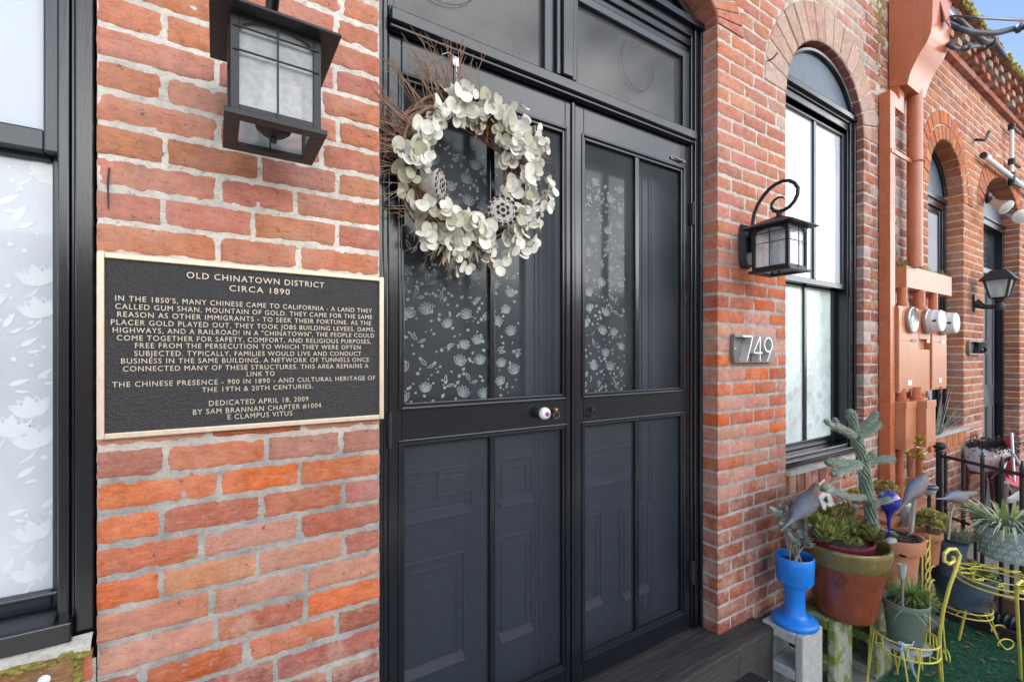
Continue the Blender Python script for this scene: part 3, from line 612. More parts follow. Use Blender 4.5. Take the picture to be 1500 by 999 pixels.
# cornice of the second building: band, three staggered rows of projecting headers, coping, moss
mb = MB(); mb.tint = []
def cb(lo, hi, col, eff=.5, mi=0):
    n0 = len(mb.v); mb.box(lo, hi, mi); mb.tint += [(*col, eff)]*(len(mb.v)-n0)
x = XB + .02
while x < 10.3: cb((x, -.045, 3.965), (x + .205, .2, 4.022), jit(random.choice(DARK), .15)); x += .213
for r in range(3):
    x = XB + .02 + (.107 if r % 2 else 0); za = 4.030 + .062*r
    cb((XB, .0 - .022*r, za - .006), (10.4, .25, za + .056), (.36, .28, .22), .6, 1)
    while x < 10.3:
        cb((x, -.085 - .022*r + rnd(-.008, .008), za), (x + .105, .1, za + .052), jit(random.choice(RED2[:2] + DARK + [(.34, .27, .22), (.30, .22, .18)]), .2), .9); x += .215
x = XB
while x < 10.3: cb((x, -.165 + rnd(-.006, .004), 4.216), (x + .205, .28, 4.262), jit(random.choice(DARK), .2), .9); x += .212
mb.obj('cornice', ['brick', 'mortar'], B2, 30, bevel=.004)
mb = MB()
for i in range(2600):
    xx = rnd(XB, 10.3); t = rnd(0, 1); r_ = rnd(.008, .026)*(1 if rnd(0, 1) < .8 else 1.5)
    if noise.noise((xx*2.4, 8, 1)) > -.5: mb.ball((xx, -.172 + .2*t**2 + rnd(-.006, .006), 4.262 + rnd(-.045, .006) if t < .3 else 4.266), r_, 0, 6, (1.3, .8, .7))
mb.obj('moss', 'moss', B2, 60)['kind'] = 'stuff'
mb = MB()
for i in range(110): mb.ball((3.80 + random.gauss(0, .05), .001, 3.75 + random.gauss(0, .22)), rnd(.004, .014), 0, 6, (1.3, .35, 1.2))
mb.obj('moss', 'moss', B1, 60)['kind'] = 'stuff'; mb = MB()
for i in range(40): mb.ball((3.69 + random.gauss(0, .015), .001, 1.92 + random.gauss(0, .08)), rnd(.003, .008), 0, 6, (1.2, .35, 1.2))
mb.obj('moss', 'moss', B1, 60)['kind'] = 'stuff'; mb = MB()
for i in range(60): mb.ball((4.06 + random.gauss(0, .03), .001, 2.16 + abs(random.gauss(0, .15))), rnd(.004, .011), 0, 6, (1.2, .35, 1.3))
mb.obj('moss', 'moss', B1, 60)['kind'] = 'stuff'
# ================================================================== FLOWER PATTERNS (etched / frosted film on panes)
_lay = [0]
def lay(y): _lay[0] = (_lay[0] + 1) % 60; return y - .000012*_lay[0]      # film layers never share a plane
def ribbon(mb, pts, w, y, mi):
    y = lay(y)
    n = len(pts); P = []
    for i, (x, z) in enumerate(pts):
        a = pts[max(0, i-1)]; b = pts[min(n-1, i+1)]; dx, dz = b[0]-a[0], b[1]-a[1]; l_ = math.hypot(dx, dz) or 1
        t = i/(n-1); ww = w*(.35 + 1.0*math.sin(math.pi*t)**.7)*.5
        P += [(x - dz/l_*ww, y, z + dx/l_*ww), (x + dz/l_*ww, y, z - dx/l_*ww)]
    mb.add(P, [(2*i, 2*i+1, 2*i+3, 2*i+2) for i in range(n-1)], mi)
def petal(mb, c, s, rot, w, y, mi, wd=.32, fill=False):
    pts = []
    for sgn in (1, -1):
        for i in range(9):
            t = i/8 if sgn > 0 else 1 - i/8
            u = sgn*wd*math.sin(math.pi*t**.8)*(1 - .15*t); v = t
            pts.append((c[0] + s*(u*math.cos(rot) + v*math.sin(rot)), c[1] + s*(-u*math.sin(rot) + v*math.cos(rot))))
    if fill:
        y = lay(y); mb.add([(x, y, z) for x, z in pts], [tuple(range(len(pts)))], mi)
    else: ribbon(mb, pts[:9], w, y, mi); ribbon(mb, pts[9:], w, y, mi)
def tulip(mb, c, s, rot, y, mi, w=.003, fill=False):
    for a in (-.75, -.36, 0, .36, .75): petal(mb, c, s*(1 - .12*abs(a)), rot + a, w, y - .0002*(a+1), mi, .2, fill and abs(a) in (0, .75))
    if fill:
        for a in (-.75, 0, .75): petal(mb, c, s, rot + a, w*1.1, y - .0003, mi, .22)
def leaf2(mb, c, s, rot, y, mi, w=.003, fill=True):
    petal(mb, c, s, rot, w, y, mi, .16, fill); ribbon(mb, [c, (c[0]-s*.4*math.sin(rot+.2), c[1]-s*.4*math.cos(rot+.2))], w, y, mi)
def flowers(mb, x0, x1, z0, z1, n, s, y, mi, seed, fill=False, w=.003):
    r = random.Random(seed); pts = []
    for _ in range(n*8):
        c = (r.uniform(x0+s*.6, x1-s*.6) if x1-x0 > s*1.4 else (x0+x1)/2 + r.uniform(-.02, .02), r.uniform(z0+.02, z1-s))
        if all(math.hypot(c[0]-p[0], c[1]-p[1]) > s*1.45 for p in pts):
            pts.append(c); k = r.random()
            if k < .62: tulip(mb, c, s*r.uniform(.8, 1.05), r.uniform(-.5, .5), y, mi, w, fill)
            else:
                leaf2(mb, c, s*.8, r.uniform(-1.2, 1.2), y, mi, w, fill); leaf2(mb, (c[0]+s*.2, c[1]-s*.2), s*.6, r.uniform(.3, 1.4), y, mi, w, fill)
        if len(pts) >= n: break
    for _ in range(n*5):
        c = (r.uniform(x0+.008, x1-.012), r.uniform(z0+.01, z1-.02)); q = r.uniform(.003, .008)
        petal(mb, c, q*2, r.uniform(-2, 2), .002, y, mi, .4, True)
# ================================================================== DOUBLE DOOR (parts of the near building)
YF = .083
fr = MB()
x0, x1 = DOOR['x0'] + .001, DOOR['x1'] - .001
for (a, b, y) in ((x0, .412, .078), (.412, .430, .086), (.430, .447, .092)): fr.box((a, y, .195), (b, .20, 3.055))
for (a, b, y) in ((1.966, x1, .078), (1.945, 1.966, .090), (1.930, 1.945, .084), (1.914, 1.930, .094)): fr.box((a, y, .195), (b, .20, 3.055))
fr.box((.447, .088, 3.012), (1.914, .20, 3.055)); fr.box((x0, .066, 3.055), (x1, .12, 3.085))       # head and its cap
fr.box((.447, .100, 2.975), (1.914, .20, 3.012)); fr.box((.447, .110, 2.945), (1.914, .20, 2.975))
fr.box((.447, .062, 2.512), (1.914, .20, 2.552)); fr.box((.447, .074, 2.497), (1.914, .20, 2.512)); fr.box((.447, .088, 2.552), (1.914, .20, 2.572))  # transom bar
fr.box((1.120, .075, 2.572), (1.172, .20, 2.945)); fr.box((1.098, .088, 2.572), (1.120, .20, 2.945)); fr.box((1.172, .088, 2.572), (1.196, .20, 2.945))
door_frame = fr.obj('door_frame', 'paint', B1, 0, bevel=.004)
fr = MB()                                                       # sash round each transom pane
for a, b in ((.447, 1.098), (1.196, 1.914)):
    fr.box((a, .105, 2.572), (a + .022, .15, 2.945)); fr.box((b - .045, .105, 2.572), (b, .15, 2.945)); fr.box((a + .022, .106, 2.912), (b - .045, .15, 2.945)); fr.box((a + .022, .106, 2.572), (b - .045, .15, 2.583))
fr.obj('transom_sash', 'paint_old', door_frame, 0, bevel=.003)
for a, b in ((.469, 1.053), (1.218, 1.869)):
    p = MB(); p.box((a, .125, 2.583), (b, .129, 2.912)); p.obj('transom_pane', 'pane', door_frame, 0)
fr = MB()                                                       # what hangs behind the transom: blind boards and a wire loop
fr.box((.50, .30, 2.55), (1.03, .31, 2.80)); fr.box((1.22, .30, 2.55), (1.62, .31, 2.74)); fr.obj('inner_blind', mat('grey_blind', (.20, .17, .16), .8, 0, .1, 8, 0), door_frame, 0)
c0 = W(935, 95, .115)
fr = MB(); fr.tube([(c0.x + .10*math.sin(t), .116, c0.z + .02 - .13*math.cos(t*.9)) for t in [x*.2 - 2.4 for x in range(22)]], .0011, 5); fr.obj('wire_loop', 'black', door_frame, 60); fr = MB()
fr.tube([(.62 + .16*math.sin(t), .116, 2.82 - .15*math.cos(t)) for t in [x*.2 - 1.6 for x in range(20)]], .0011, 5); fr.obj('wire_loop', 'black', door_frame, 60)
ty = MB()                                                       # arched fill above the head
pts = [(x0, 3.085)] + [(x0 + (x1-x0)*i/24, ztop(DOOR, x0 + (x1-x0)*i/24)) for i in range(25)] + [(x1, 3.085)]
ty.prism(pts, lambda u, v, d: (u, d, v), .12, .16); ty.obj('arch_panel', 'paint_old', door_frame, 0)
ty = MB(); ty.tube([(x0 + .02 + (x1-x0-.04)*i/24, .112, ztop(DOOR, x0 + .02 + (x1-x0-.04)*i/24) - .03) for i in range(25)], .022, 8); ty.obj('arch_moulding', 'paint', door_frame, 40)
def rail_frame(mb, x0, x1, z0, z1, w, y0, y1):
    mb.box((x0, y0, z0), (x0+w, y1, z1)); mb.box((x1-w, y0, z0), (x1, y1, z1)); mb.box((x0+w, y0, z1-w), (x1-w, y1, z1)); mb.box((x0+w, y0, z0), (x1-w, y1, z0+w))
def door_leaf(x0, x1, sl, sr, mun):
    b = MB(); yf, yb = .100, .138; zt, zm1, zm0, zb, z0 = 2.373, 1.337, 1.222, .288, .198
    b.box((x0, yf, z0), (sl, yb, 2.494)); b.box((sr, yf, z0), (x1, yb, 2.494))
    for a, c in ((zt, 2.494), (zm0, zm1), (z0, zb)): b.box((sl, yf, a), (sr, yb, c))
    for za, zc in ((zm1, zt), (zb, zm0)): b.box((mun[0], yf + .006, za), (mun[1], yb - .004, zc))
    lf = b.obj('door_leaf', 'paint', B1, 0, bevel=.0035)
    m_ = MB()
    for za, zc in ((zm1, zt), (zb, zm0)):
        rail_frame(m_, sl - .012, sr + .012, za - .012, zc + .012, .010, yf - .005, yf + .004); rail_frame(m_, sl - .001, sr + .001, za - .001, zc + .001, .012, yf + .003, yf + .02)
    m_.obj('panel_moulding', 'paint', lf, 0, bevel=.003)
    for za, zc in ((zm1, zt), (zb, zm0)):
        for xa, xc in ((sl + .011, mun[0]), (mun[1], sr - .011)):
            s_ = MB(); s_.quad((xa, yf + .018, za + .011), (xc, yf + .018, za + .011), (xc, yf + .018, zc - .011), (xa, yf + .018, zc - .011)); s_.obj('insect_screen', 'screen_upper' if za > 1 else 'screen', lf, 0)
    return lf
LL = door_leaf(.450, 1.184, .492, 1.148, (.814, .836))
RL = door_leaf(1.197, 1.911, 1.243, 1.862, (1.545, 1.570))
mb = MB(); mb.box((1.176, .092, .21), (1.1905, .1, 2.49)); mb.obj('astragal', 'paint', LL, 0, bevel=.003)
def hinge(par, x, z, w=.016, h=.10):
    b = MB(); b.box((x - w/2, .085, z - h/2), (x + w/2, .0995, z + h/2), 0, .002); b.tube([(x, .084, z - h/2 - .004), (x, .084, z + h/2 + .004)], .006, 8); b.obj('hinge', 'iron', par, 40)
for z in (1.27, 2.2, .45): hinge(LL, .449, z)
for px, py in ((1012, 313), (1012, 838)): hinge(RL, 1.913, W(px, py, .09).z)
h = W(995, 233, .09); b = MB(); b.box((h.x - .05, .093, h.z - .008), (h.x + .05, .100, h.z + .006), 0, .002); b.tube([(h.x - .045, .091, h.z), (h.x + .03, .088, h.z - .004)], .005, 8); b.obj('closer_bracket', 'steel', RL, 40)
# porcelain knob with a purple dot, ring pulls
k = W(801, 606, .05); b = MB()
b.lathe([(.0001, .042), (.012, .041), (.020, .035), (.0235, .026), (.022, .018), (.014, .012), (.009, .008), (.009, -.012)], (k.x, .088, k.z), 28, axis=(0, -1, 0)); kn = b.obj('knob', 'porcelain', LL, 50)
b = MB(); b.lathe([(.0001, .0445), (.007, .044), (.0098, .0425), (.0098, .040)], (k.x, .088, k.z), 24, axis=(0, -1, 0)); b.obj('knob_boss', 'purple', LL, 50)
b = MB(); b.lathe([(.019, .006), (.021, 0), (.021, -.006)], (k.x, .094, k.z), 24, axis=(0, -1, 0)); b.obj('knob_rose', 'iron', LL, 50)
for par, px, py, m_ in ((LL, 814, 603, 'brass'), (RL, 868, 602, 'iron')):
    q = W(px, py, .09); b = MB(); b.lathe([(.0001, .016), (.006, .014), (.008, .006), (.010, 0)], (q.x, .098, q.z + .006), 14, axis=(0, -1, .1))
    b.tube(arc((q.x, q.z - .012), .013, 0, 6.283, 22, lambda u, v: (u, .083 + (q.z - v)*.1, v))[:-1], .0022, 6, 0, True); b.obj('ring_pull', m_, par, 50)
# inner doors seen through the screens
YI = .200
b = MB()
GL = [(.50, 1.022, 1.30, 2.40), (1.262, 1.612, 1.30, 2.40)]
zs = (.20, 1.30, 2.40, 2.50)
b.box((.447, YI, .20), (1.914, .24, 1.30)); b.box((.447, YI, 2.40), (1.914, .24, 2.50))
for a, c in ((.447, .50), (1.022, 1.262), (1.612, 1.914)): b.box((a, YI, 1.30), (c, .24, 2.40))
inner = b.obj('inner_door', 'inner', B1, 0, bevel=.003)
b = MB()
for (a, c, z0, z1) in GL: rail_frame(b, a - .014, c + .014, z0 - .014, z1 + .014, .014, YI - .010, YI - .001)
for x in (1.070, 1.092, 1.135, 1.165, 1.665, 1.685, 1.735, 1.752): b.box((x, YI - .009, .24), (x + .010, YI - .001, 2.46))
def pf(xa, xc, zt_, zb_, ledge=True):
    rail_frame(b, xa, xc, zb_, zt_, .013, YI - .010, YI - .001)
    rail_frame(b, xa + .030, xc - .030, zb_ + .035, zt_ - .035, .008, YI - .007, YI - .001)
    if ledge: b.prism([(0, 0), (.028, 0), (.0, .030)], lambda u, v, d: (d, YI - .001 - u, zb_ + .014 + v), xa + .014, xc - .014)
zL = lambda px, py: W(px, py, YI).z
pf(.50, .766, zL(600, 823), zL(600, 995)); pf(.885, 1.066, zL(732, 784), zL(732, 941)); pf(.885, 1.066, zL(732, 670), zL(732, 745)); pf(.50, .80, zL(600, 690), zL(600, 769))
pf(1.28, 1.436, zL(860, 752), zL(860, 892)); pf(1.54, 1.735, zL(930, 738), zL(930, 872)); pf(1.28, 1.66, zL(880, 655), zL(880, 712))
b.obj('panel_moulding', 'inner', inner, 0, bevel=.003)
for q, (a, c, z0, z1) in enumerate(GL):
    p = MB(); p.box((a, .214, z0), (c, .222, z1)); flowers(p, a + .01, c - .01, z0 + .02, z1 - .1, 84 if q == 0 else 66, .043, .2137, 1, 31 + q, False, .0026)
    p.obj('inner_pane', ['inner_glass', 'lace'], inner, 0)
q0, q1 = W(640, 690, YI), W(707, 715, YI); b = MB(); rail_frame(b, q0.x, q1.x + .01, q1.z, q0.z, .014, YI - .012, YI - .001); b.box((q0.x + .014, YI - .006, q1.z + .014), (q1.x - .004, YI - .001, q0.z - .014)); b.obj('mail_slot', mat('tarnished_slot', (.10, .095, .095), .4, .4, .2, 30, .05), inner, 0, bevel=.002)
# worn timber threshold
mb = MB()
nx, ny = 120, 16; P = []
xa, xb, ya, yb = .36, 2.268, -.100, .20
for j in range(ny+1):
    for i in range(nx+1):
        x = xa + (xb-xa)*i/nx; y = ya + (yb-ya)*j/ny
        P.append((x, y, .190 + .004*noise.noise((x*3, y*30, 0)) + .002*noise.noise((x*25, y*70, 0)) - (.006 if j == 0 else 0)))
n0 = len(P); P += [(xa + (xb-xa)*i/nx, ya - .004 + .004*noise.noise((i*.3, 0, 0)), .176) for i in range(nx+1)] + [(xa + (xb-xa)*i/nx, ya, GZ) for i in range(nx+1)]
F = [(j*(nx+1)+i, j*(nx+1)+i+1, (j+1)*(nx+1)+i+1, (j+1)*(nx+1)+i) for j in range(ny) for i in range(nx)]
F += [(n0+i, n0+i+1, i+1, i) for i in range(nx)] + [(n0+nx+1+i, n0+nx+2+i, n0+i+1, n0+i) for i in range(nx)]
mb.add(P, F); mb.quad((xb, ya, GZ), (xb, yb, GZ), (xb, yb, .185), (xb, ya, .176)); mb.obj('timber_threshold', 'timber', B1, 30)
# ================================================================== WINDOWS
def sash(mb, x0, x1, z0, z1, w, y, th=.03, top=None, bot=None):
    t = top or w; bt = bot or w
    mb.box((x0, y, z0), (x0+w, y+th, z1)); mb.box((x1-w, y, z0), (x1, y+th, z1)); mb.box((x0+w, y, z1-t), (x1-w, y+th, z1)); mb.box((x0+w, y, z0), (x1-w, y+th, z0+bt))
# --- window beside the lantern with the street number
o = WIN1; x0, x1 = o['x0'] + .002, o['x1'] - .002
f = MB()
for (a, c, y) in ((0, .028, .040), (.028, .046, .052), (.046, .080, .046), (.080, .088, .06)):
    f.box((x0 + a, y, .884), (x0 + c, .20, 3.02)); f.box((x1 - c, y, .884), (x1 - a, .20, 3.02))
f.box((x0, .028, 3.020), (x1, .20, 3.055)); f.box((x0 + .088, .055, 2.957), (x1 - .088, .20, 3.020)); f.box((x0 + .02, .045, 3.0), (x1 - .02, .056, 3.020))
f.box((x0, .018, .874), (x1, .06, .912)); f.box((x0 + .088, .055, .912), (x1 - .088, .2, .928))
w1 = f.obj('window', 'paint', B1, 0, bevel=.004)
f = MB(); sash(f, x0 + .088, x1 - .088, 1.925, 2.955, .038, .072, .03, .035, .035); f.box((3.058, .074, 1.96), (3.088, .10, 2.92)); f.obj('sash', 'paint', w1, 0, bevel=.003)
f = MB(); sash(f, x0 + .088, x1 - .088, .930, 1.960, .045, .125, .03, .04, .045); f.box((3.055, .127, .975), (3.088, .15, 1.92)); f.obj('sash', 'paint', w1, 0, bevel=.003)
p = MB(); p.box((x0 + .126, .088, 1.96), (x1 - .126, .092, 2.92)); p.obj('pane', 'clear_bright', w1, 0)
p = MB(); p.box((x0 + .133, .140, .975), (x1 - .133, .144, 1.92)); flowers(p, x0 + .14, x1 - .14, .99, 1.50, 34, .06, .1397, 1, 5, False, .004); p.obj('pane', ['street_green', 'frost_pattern'], w1, 0)
f = MB(); pts = [(x0, 3.055)] + [(x0 + (x1-x0)*i/28, ztop(o, x0 + (x1-x0)*i/28) - .008) for i in range(29)] + [(x1, 3.055)]
f.prism(pts, lambda u, v, d: (u, d, v), .062, .09); f.obj('arch_panel', 'tymp', w1, 0)
f = MB(); f.tube([(x0 + .012 + (x1-x0-.024)*i/32, .05, max(3.05, ztop(o, x0 + .012 + (x1-x0-.024)*i/32) - .022)) for i in range(33)], .016, 8); f.obj('arch_moulding', 'paint', w1, 40)
# --- left window
o = WINL; x0, x1 = o['x0'] + .002, WX(139, .03)
f = MB(); e = [x1, WX(110.5, .03), WX(104, .04), WX(85.5, .035)]
f.box((e[1], .022, .885), (e[0], .2, 2.86)); f.box((e[2], .034, .885), (e[1], .2, 2.86)); f.box((e[3], .026, .885), (e[2], .2, 2.86))
f.box((x0, .022, .885), (x0 + .05, .2, 2.86)); f.box((x0 + .05, .022, 2.80), (e[3], .2, 2.86))
zs = [W(75, 901, .03).z, W(75, 915, .01).z]
f.box((x0, -.004, .904), (e[1], .16, W(90, 913, 0).z)); f.prism([(.0, 0), (.06, .014), (.06, -.02), (0, -.02)], lambda u, v, d: (d, .002 + u, W(90, 913, 0).z + v + .001), x0 + .05, e[3])
wl = f.obj('window', 'paint', B1, 0, bevel=.003)
zr0, zr1 = W(60, 222, .05).z, W(60, 190, .05).z
sx = e[3]
f = MB(); sash(f, x0 + .05, sx, zr0, 2.80, sx - WX(66, .06), .045, .028, .04, zr1 - zr0); f.obj('sash', 'paint_old', wl, 0, bevel=.004)
zb0, zb1 = W(60, 901, .07).z, W(60, 869, .07).z
f = MB(); sash(f, x0 + .05, sx - .001, zb0, zr0 + .03, sx - WX(77.5, .08), .078, .028, .04, zb1 - zb0); f.box((x0 + .06, .070, zb1 - .012), (sx - .006, .078, zb1 - .001)); f.obj('sash', 'paint_old', wl, 0, bevel=.004)
p = MB(); p.box((x0 + .06, .060, zr1 - .002), (WX(66, .06) + .004, .064, 2.79)); p.obj('pane', mat('pale_upper_film', (.50, .545, .61), .3, 0, .03, 4, .02, 10, spec=.6), wl, 0)
p = MB(); ya = .0917; p.box((x0 + .06, .092, zb1 - .004), (WX(77.5, .08) + .004, .096, zr0 + .02))
TL = [(50, 255, .055, 1.1, 1), (18, 325, .06, .5, 2), (-6, 300, .06, .9, 2), (60, 418, .055, -.3, 0), (62, 465, .055, -.3, 0), (30, 508, .05, .9, 2), (5, 480, .05, .5, 2), (12, 565, .05, 1.2, 2), (55, 555, .045, .8, 2),
      (50, 610, .055, -.25, 0), (56, 655, .06, -.3, 0), (25, 700, .05, .9, 2), (10, 755, .045, 1.3, 2), (55, 790, .055, -.3, 0), (60, 745, .05, .8, 2), (50, 850, .055, -.2, 0), (5, 840, .05, .5, 2), (10, 640, .055, .2, 0), (-30, 450, .06, .2, 0), (-40, 600, .06, -.2, 0), (-40, 760, .06, .1, 0)]
for px, py, s_, rot, kd in TL:
    q = W(px, py, ya)
    if kd == 2: leaf2(p, (q.x, q.z), s_*.75, rot, ya, 1, .003); leaf2(p, (q.x + .01, q.z - .012), s_*.5, rot + .5, ya - .0004, 1, .003)
    else: tulip(p, (q.x, q.z), s_*.86, rot, ya, 1, .0032, True); ribbon(p, [(q.x, q.z), (q.x - .012, q.z - .02), (q.x - .03, q.z - .032)], .004, ya, 1)
r = random.Random(3)
for _ in range(70):
    q = W(r.uniform(-60, 72), r.uniform(240, 860), ya); petal(p, (q.x, q.z), r.uniform(.005, .014), r.uniform(-2, 2), .002, ya - .0002, 1, .4, True)
p.obj('pane', ['frost', 'frost_pattern'], wl, 0)
# --- openings of the farther building
def far_window(o, par):
    x0, x1 = o['x0'] + .002, o['x1'] - .002; f = MB()
    for (a, c, y) in ((0, .035, .115), (.035, .07, .125)): f.box((x0 + a, y, .87), (x0 + c, .22, 2.86)); f.box((x1 - c, y, .87), (x1 - a, .22, 2.86))
    f.box((x0, .108, 2.86), (x1, .22, 2.90)); f.box((x0 + .07, .12, 2.80), (x1 - .07, .22, 2.86)); f.box((x0, .06, .862), (x1, .22, .90))
    w = f.obj('window', 'paint', par, 0, bevel=.004)
    f = MB(); sash(f, x0 + .07, x1 - .07, 1.84, 2.80, .04, .135); sash(f, x0 + .07, x1 - .07, .90, 1.88, .045, .17); f.obj('sash', 'paint', w, 0, bevel=.003)
    p = MB(); p.box((x0 + .11, .15, 1.88), (x1 - .11, .154, 2.76)); p.box((x0 + .115, .185, .945), (x1 - .115, .189, 1.84)); p.obj('pane', 'clear_bright', w, 0)
    f = MB(); pts = [(x0, 2.90)] + [(x0 + (x1-x0)*i/24, ztop(o, x0 + (x1-x0)*i/24) - .006) for i in range(25)] + [(x1, 2.90)]; f.prism(pts, lambda u, v, d: (u, d, v), .135, .16); f.obj('arch_panel', 'tymp', w, 0)
    f = MB(); f.tube([(x0 + .014 + (x1-x0-.028)*i/28, .122, max(2.89, ztop(o, x0 + .014 + (x1-x0-.028)*i/28) - .022)) for i in range(29)], .018, 8); f.obj('arch_moulding', 'paint', w, 40)
    return w
far_window(WIN2, B2); far_window(WIN3, B2)
mb = MB(); mb.box((WIN2['x0'], -.035, .842), (WIN2['x1'], .11, .864), 0, .004); mb.obj('window_sill', 'concrete', B2, 30)
o = DOOR2; x0, x1 = o['x0'] + .002, o['x1'] - .002; f = MB()
f.box((x0, .12, GZ), (x0 + .06, .26, 2.93)); f.box((x1 - .06, .12, GZ), (x1, .26, 2.93)); f.box((x0, .115, 2.87), (x1, .26, 2.93)); f.box((x0 + .06, .12, 2.36), (x1 - .06, .26, 2.42)); f.box((x0, .10, 2.93), (x1, .14, 2.955))
df = f.obj('door_frame', 'paint', B2, 0, bevel=.004)
pts = [(x0, 2.955)] + [(x0 + (x1-x0)*i/24, ztop(o, x0 + (x1-x0)*i/24) - .006) for i in range(25)] + [(x1, 2.955)]
f = MB(); f.prism(pts, lambda u, v, d: (u, d, v), .14, .16); f.obj('arch_panel', 'steel_grey' if 'steel_grey' in M else 'tymp', df, 0)
p = MB(); p.box((x0 + .06, .19, 2.42), (x1 - .06, .194, 2.87)); p.obj('transom_pane', 'inner_glass', df, 0)
M['door2'] = mat('grey_weathered_door', (.12, .125, .135), .45, 0, .3, 6, .15, 40, spec=.5)
for a, c in ((x0 + .062, 6.878), (6.882, x1 - .062)):
    f = MB(); f.box((a, .19, GZ + .01), (c, .23, 2.36)); w_ = c - a
    for za, zc in ((.15, .95), (1.15, 2.2)):
        for k in range(2): rail_frame(f, a + .07 + k*(w_-.1)/2, a + .04 + (k+1)*(w_-.1)/2, za, zc, .02, .178, .189)
    lf = f.obj('door_leaf', 'door2', B2, 0, bevel=.003)
    if a < 6.5:
        f = MB(); q = (c - .06, .17, W(1455, 589, .19).z); f.tube([(q[0], .19, q[2]), (q[0], .145, q[2]), (q[0] - .09, .14, q[2] + .004)], .007, 8); f.obj('handle', 'steel', lf, 50)
# ================================================================== BRONZE PLAQUE
PX0, PX1, PZ0, PZ1 = -.2095, .398, 1.3215, 1.7175
pl = thing('plaque', 'dark bronze plaque with pale raised lettering and border on the brick pier', 'plaque', ((PX0+PX1)/2, 0, PZ0))
b = MB(); b.box((PX0 + .010, -.017, PZ0 + .010), (PX1 - .010, -.001, PZ1 - .010)); b.obj('backing', 'bronze_bg', pl, 0)
b = MB(); rail_frame(b, PX0, PX1, PZ0, PZ1, .0125, -.0235, -.002); b.obj('border', 'bronze', pl, 0, bevel=.002)
LINES = [("OLD CHINATOWN DISTRICT", 732, 1272, 117, 153, 1.22), ("CIRCA 1890", 900, 1137, 165, 183, 1.22), ("IN THE 1850'S, MANY CHINESE CAME TO CALIFORNIA - A LAND THEY", 452, 1460, 210, 252, 1),
 ("CALLED GUM SHAN, MOUNTAIN OF GOLD. THEY CAME FOR THE SAME", 452, 1460, 240, 278, 1), ("REASON AS OTHER IMMIGRANTS - TO SEEK THEIR FORTUNE. AS THE", 460, 1456, 270, 303, 1),
 ("PLACER GOLD PLAYED OUT, THEY TOOK JOBS BUILDING LEVEES, DAMS,", 435, 1470, 301, 328, 1), ("HIGHWAYS, AND A RAILROAD! IN A \"CHINATOWN\", THE PEOPLE COULD", 442, 1468, 331, 352, 1),
 ("COME TOGETHER FOR SAFETY, COMFORT, AND RELIGIOUS PURPOSES,", 458, 1455, 361, 376, 1), ("FREE FROM THE PERSECUTION TO WHICH THEY WERE OFTEN", 530, 1415, 391, 399, 1),
 ("SUBJECTED. TYPICALLY, FAMILIES WOULD LIVE AND CONDUCT", 527, 1417, 423, 423, 1), ("BUSINESS IN THE SAME BUILDING. A NETWORK OF TUNNELS ONCE", 475, 1448, 452, 447, 1),
 ("CONNECTED MANY OF THESE STRUCTURES. THIS AREA REMAINS A", 482, 1445, 483, 471, 1), ("LINK TO", 968, 1078, 503, 501, 1), ("THE CHINESE PRESENCE - 900 IN 1890 - AND CULTURAL HERITAGE OF", 440, 1472, 545, 518, 1),
 ("THE 19TH & 20TH CENTURIES.", 792, 1228, 565, 551, 1), ("DEDICATED APRIL 18, 2009", 820, 1210, 615, 603, 1.05), ("BY SAM BRANNAN CHAPTER #1004", 757, 1260, 651, 627, 1.05), ("E CLAMPUS VITUS", 893, 1147, 671, 657, 1.05)]
def text_verts(s, extrude, offset):
    cu = bpy.data.curves.new('lettering', 'FONT'); cu.body = s; cu.size = 1; cu.extrude = extrude; cu.offset = offset; cu.resolution_u = 3; cu.space_character = 1.16
    to = bpy.data.objects.new('lettering', cu); COL.objects.link(to); dg = bpy.context.evaluated_depsgraph_get(); dg.update()
    me = bpy.data.meshes.new_from_object(to.evaluated_get(dg)); V = [v.co.copy() for v in me.vertices]; F = [tuple(p.vertices) for p in me.polygons]
    bpy.data.objects.remove(to); bpy.data.curves.remove(cu); bpy.data.meshes.remove(me); return V, F
b = MB()
capV, _ = text_verts("H", 0, 0); CAP = max(v.y for v in capV)
for s_, xa, xb, ya, yb, k in LINES:
    p, q = W(xa/S, 360 + ya/S, -.019), W(xb/S, 360 + yb/S, -.019); zc = (p.z+q.z)/2; V, F = text_verts(s_, .06, .001)
    vx0, vx1 = min(v.x for v in V), max(v.x for v in V); sx = (q.x-p.x)/(vx1-vx0); sz = .0112*k/CAP
    b.add([(p.x + (v.x-vx0)*sx, -.0175 - v.z*.030, zc + (v.y - CAP/2)*sz) for v in V], F)
b.obj('lettering', 'lettering', pl, 0)
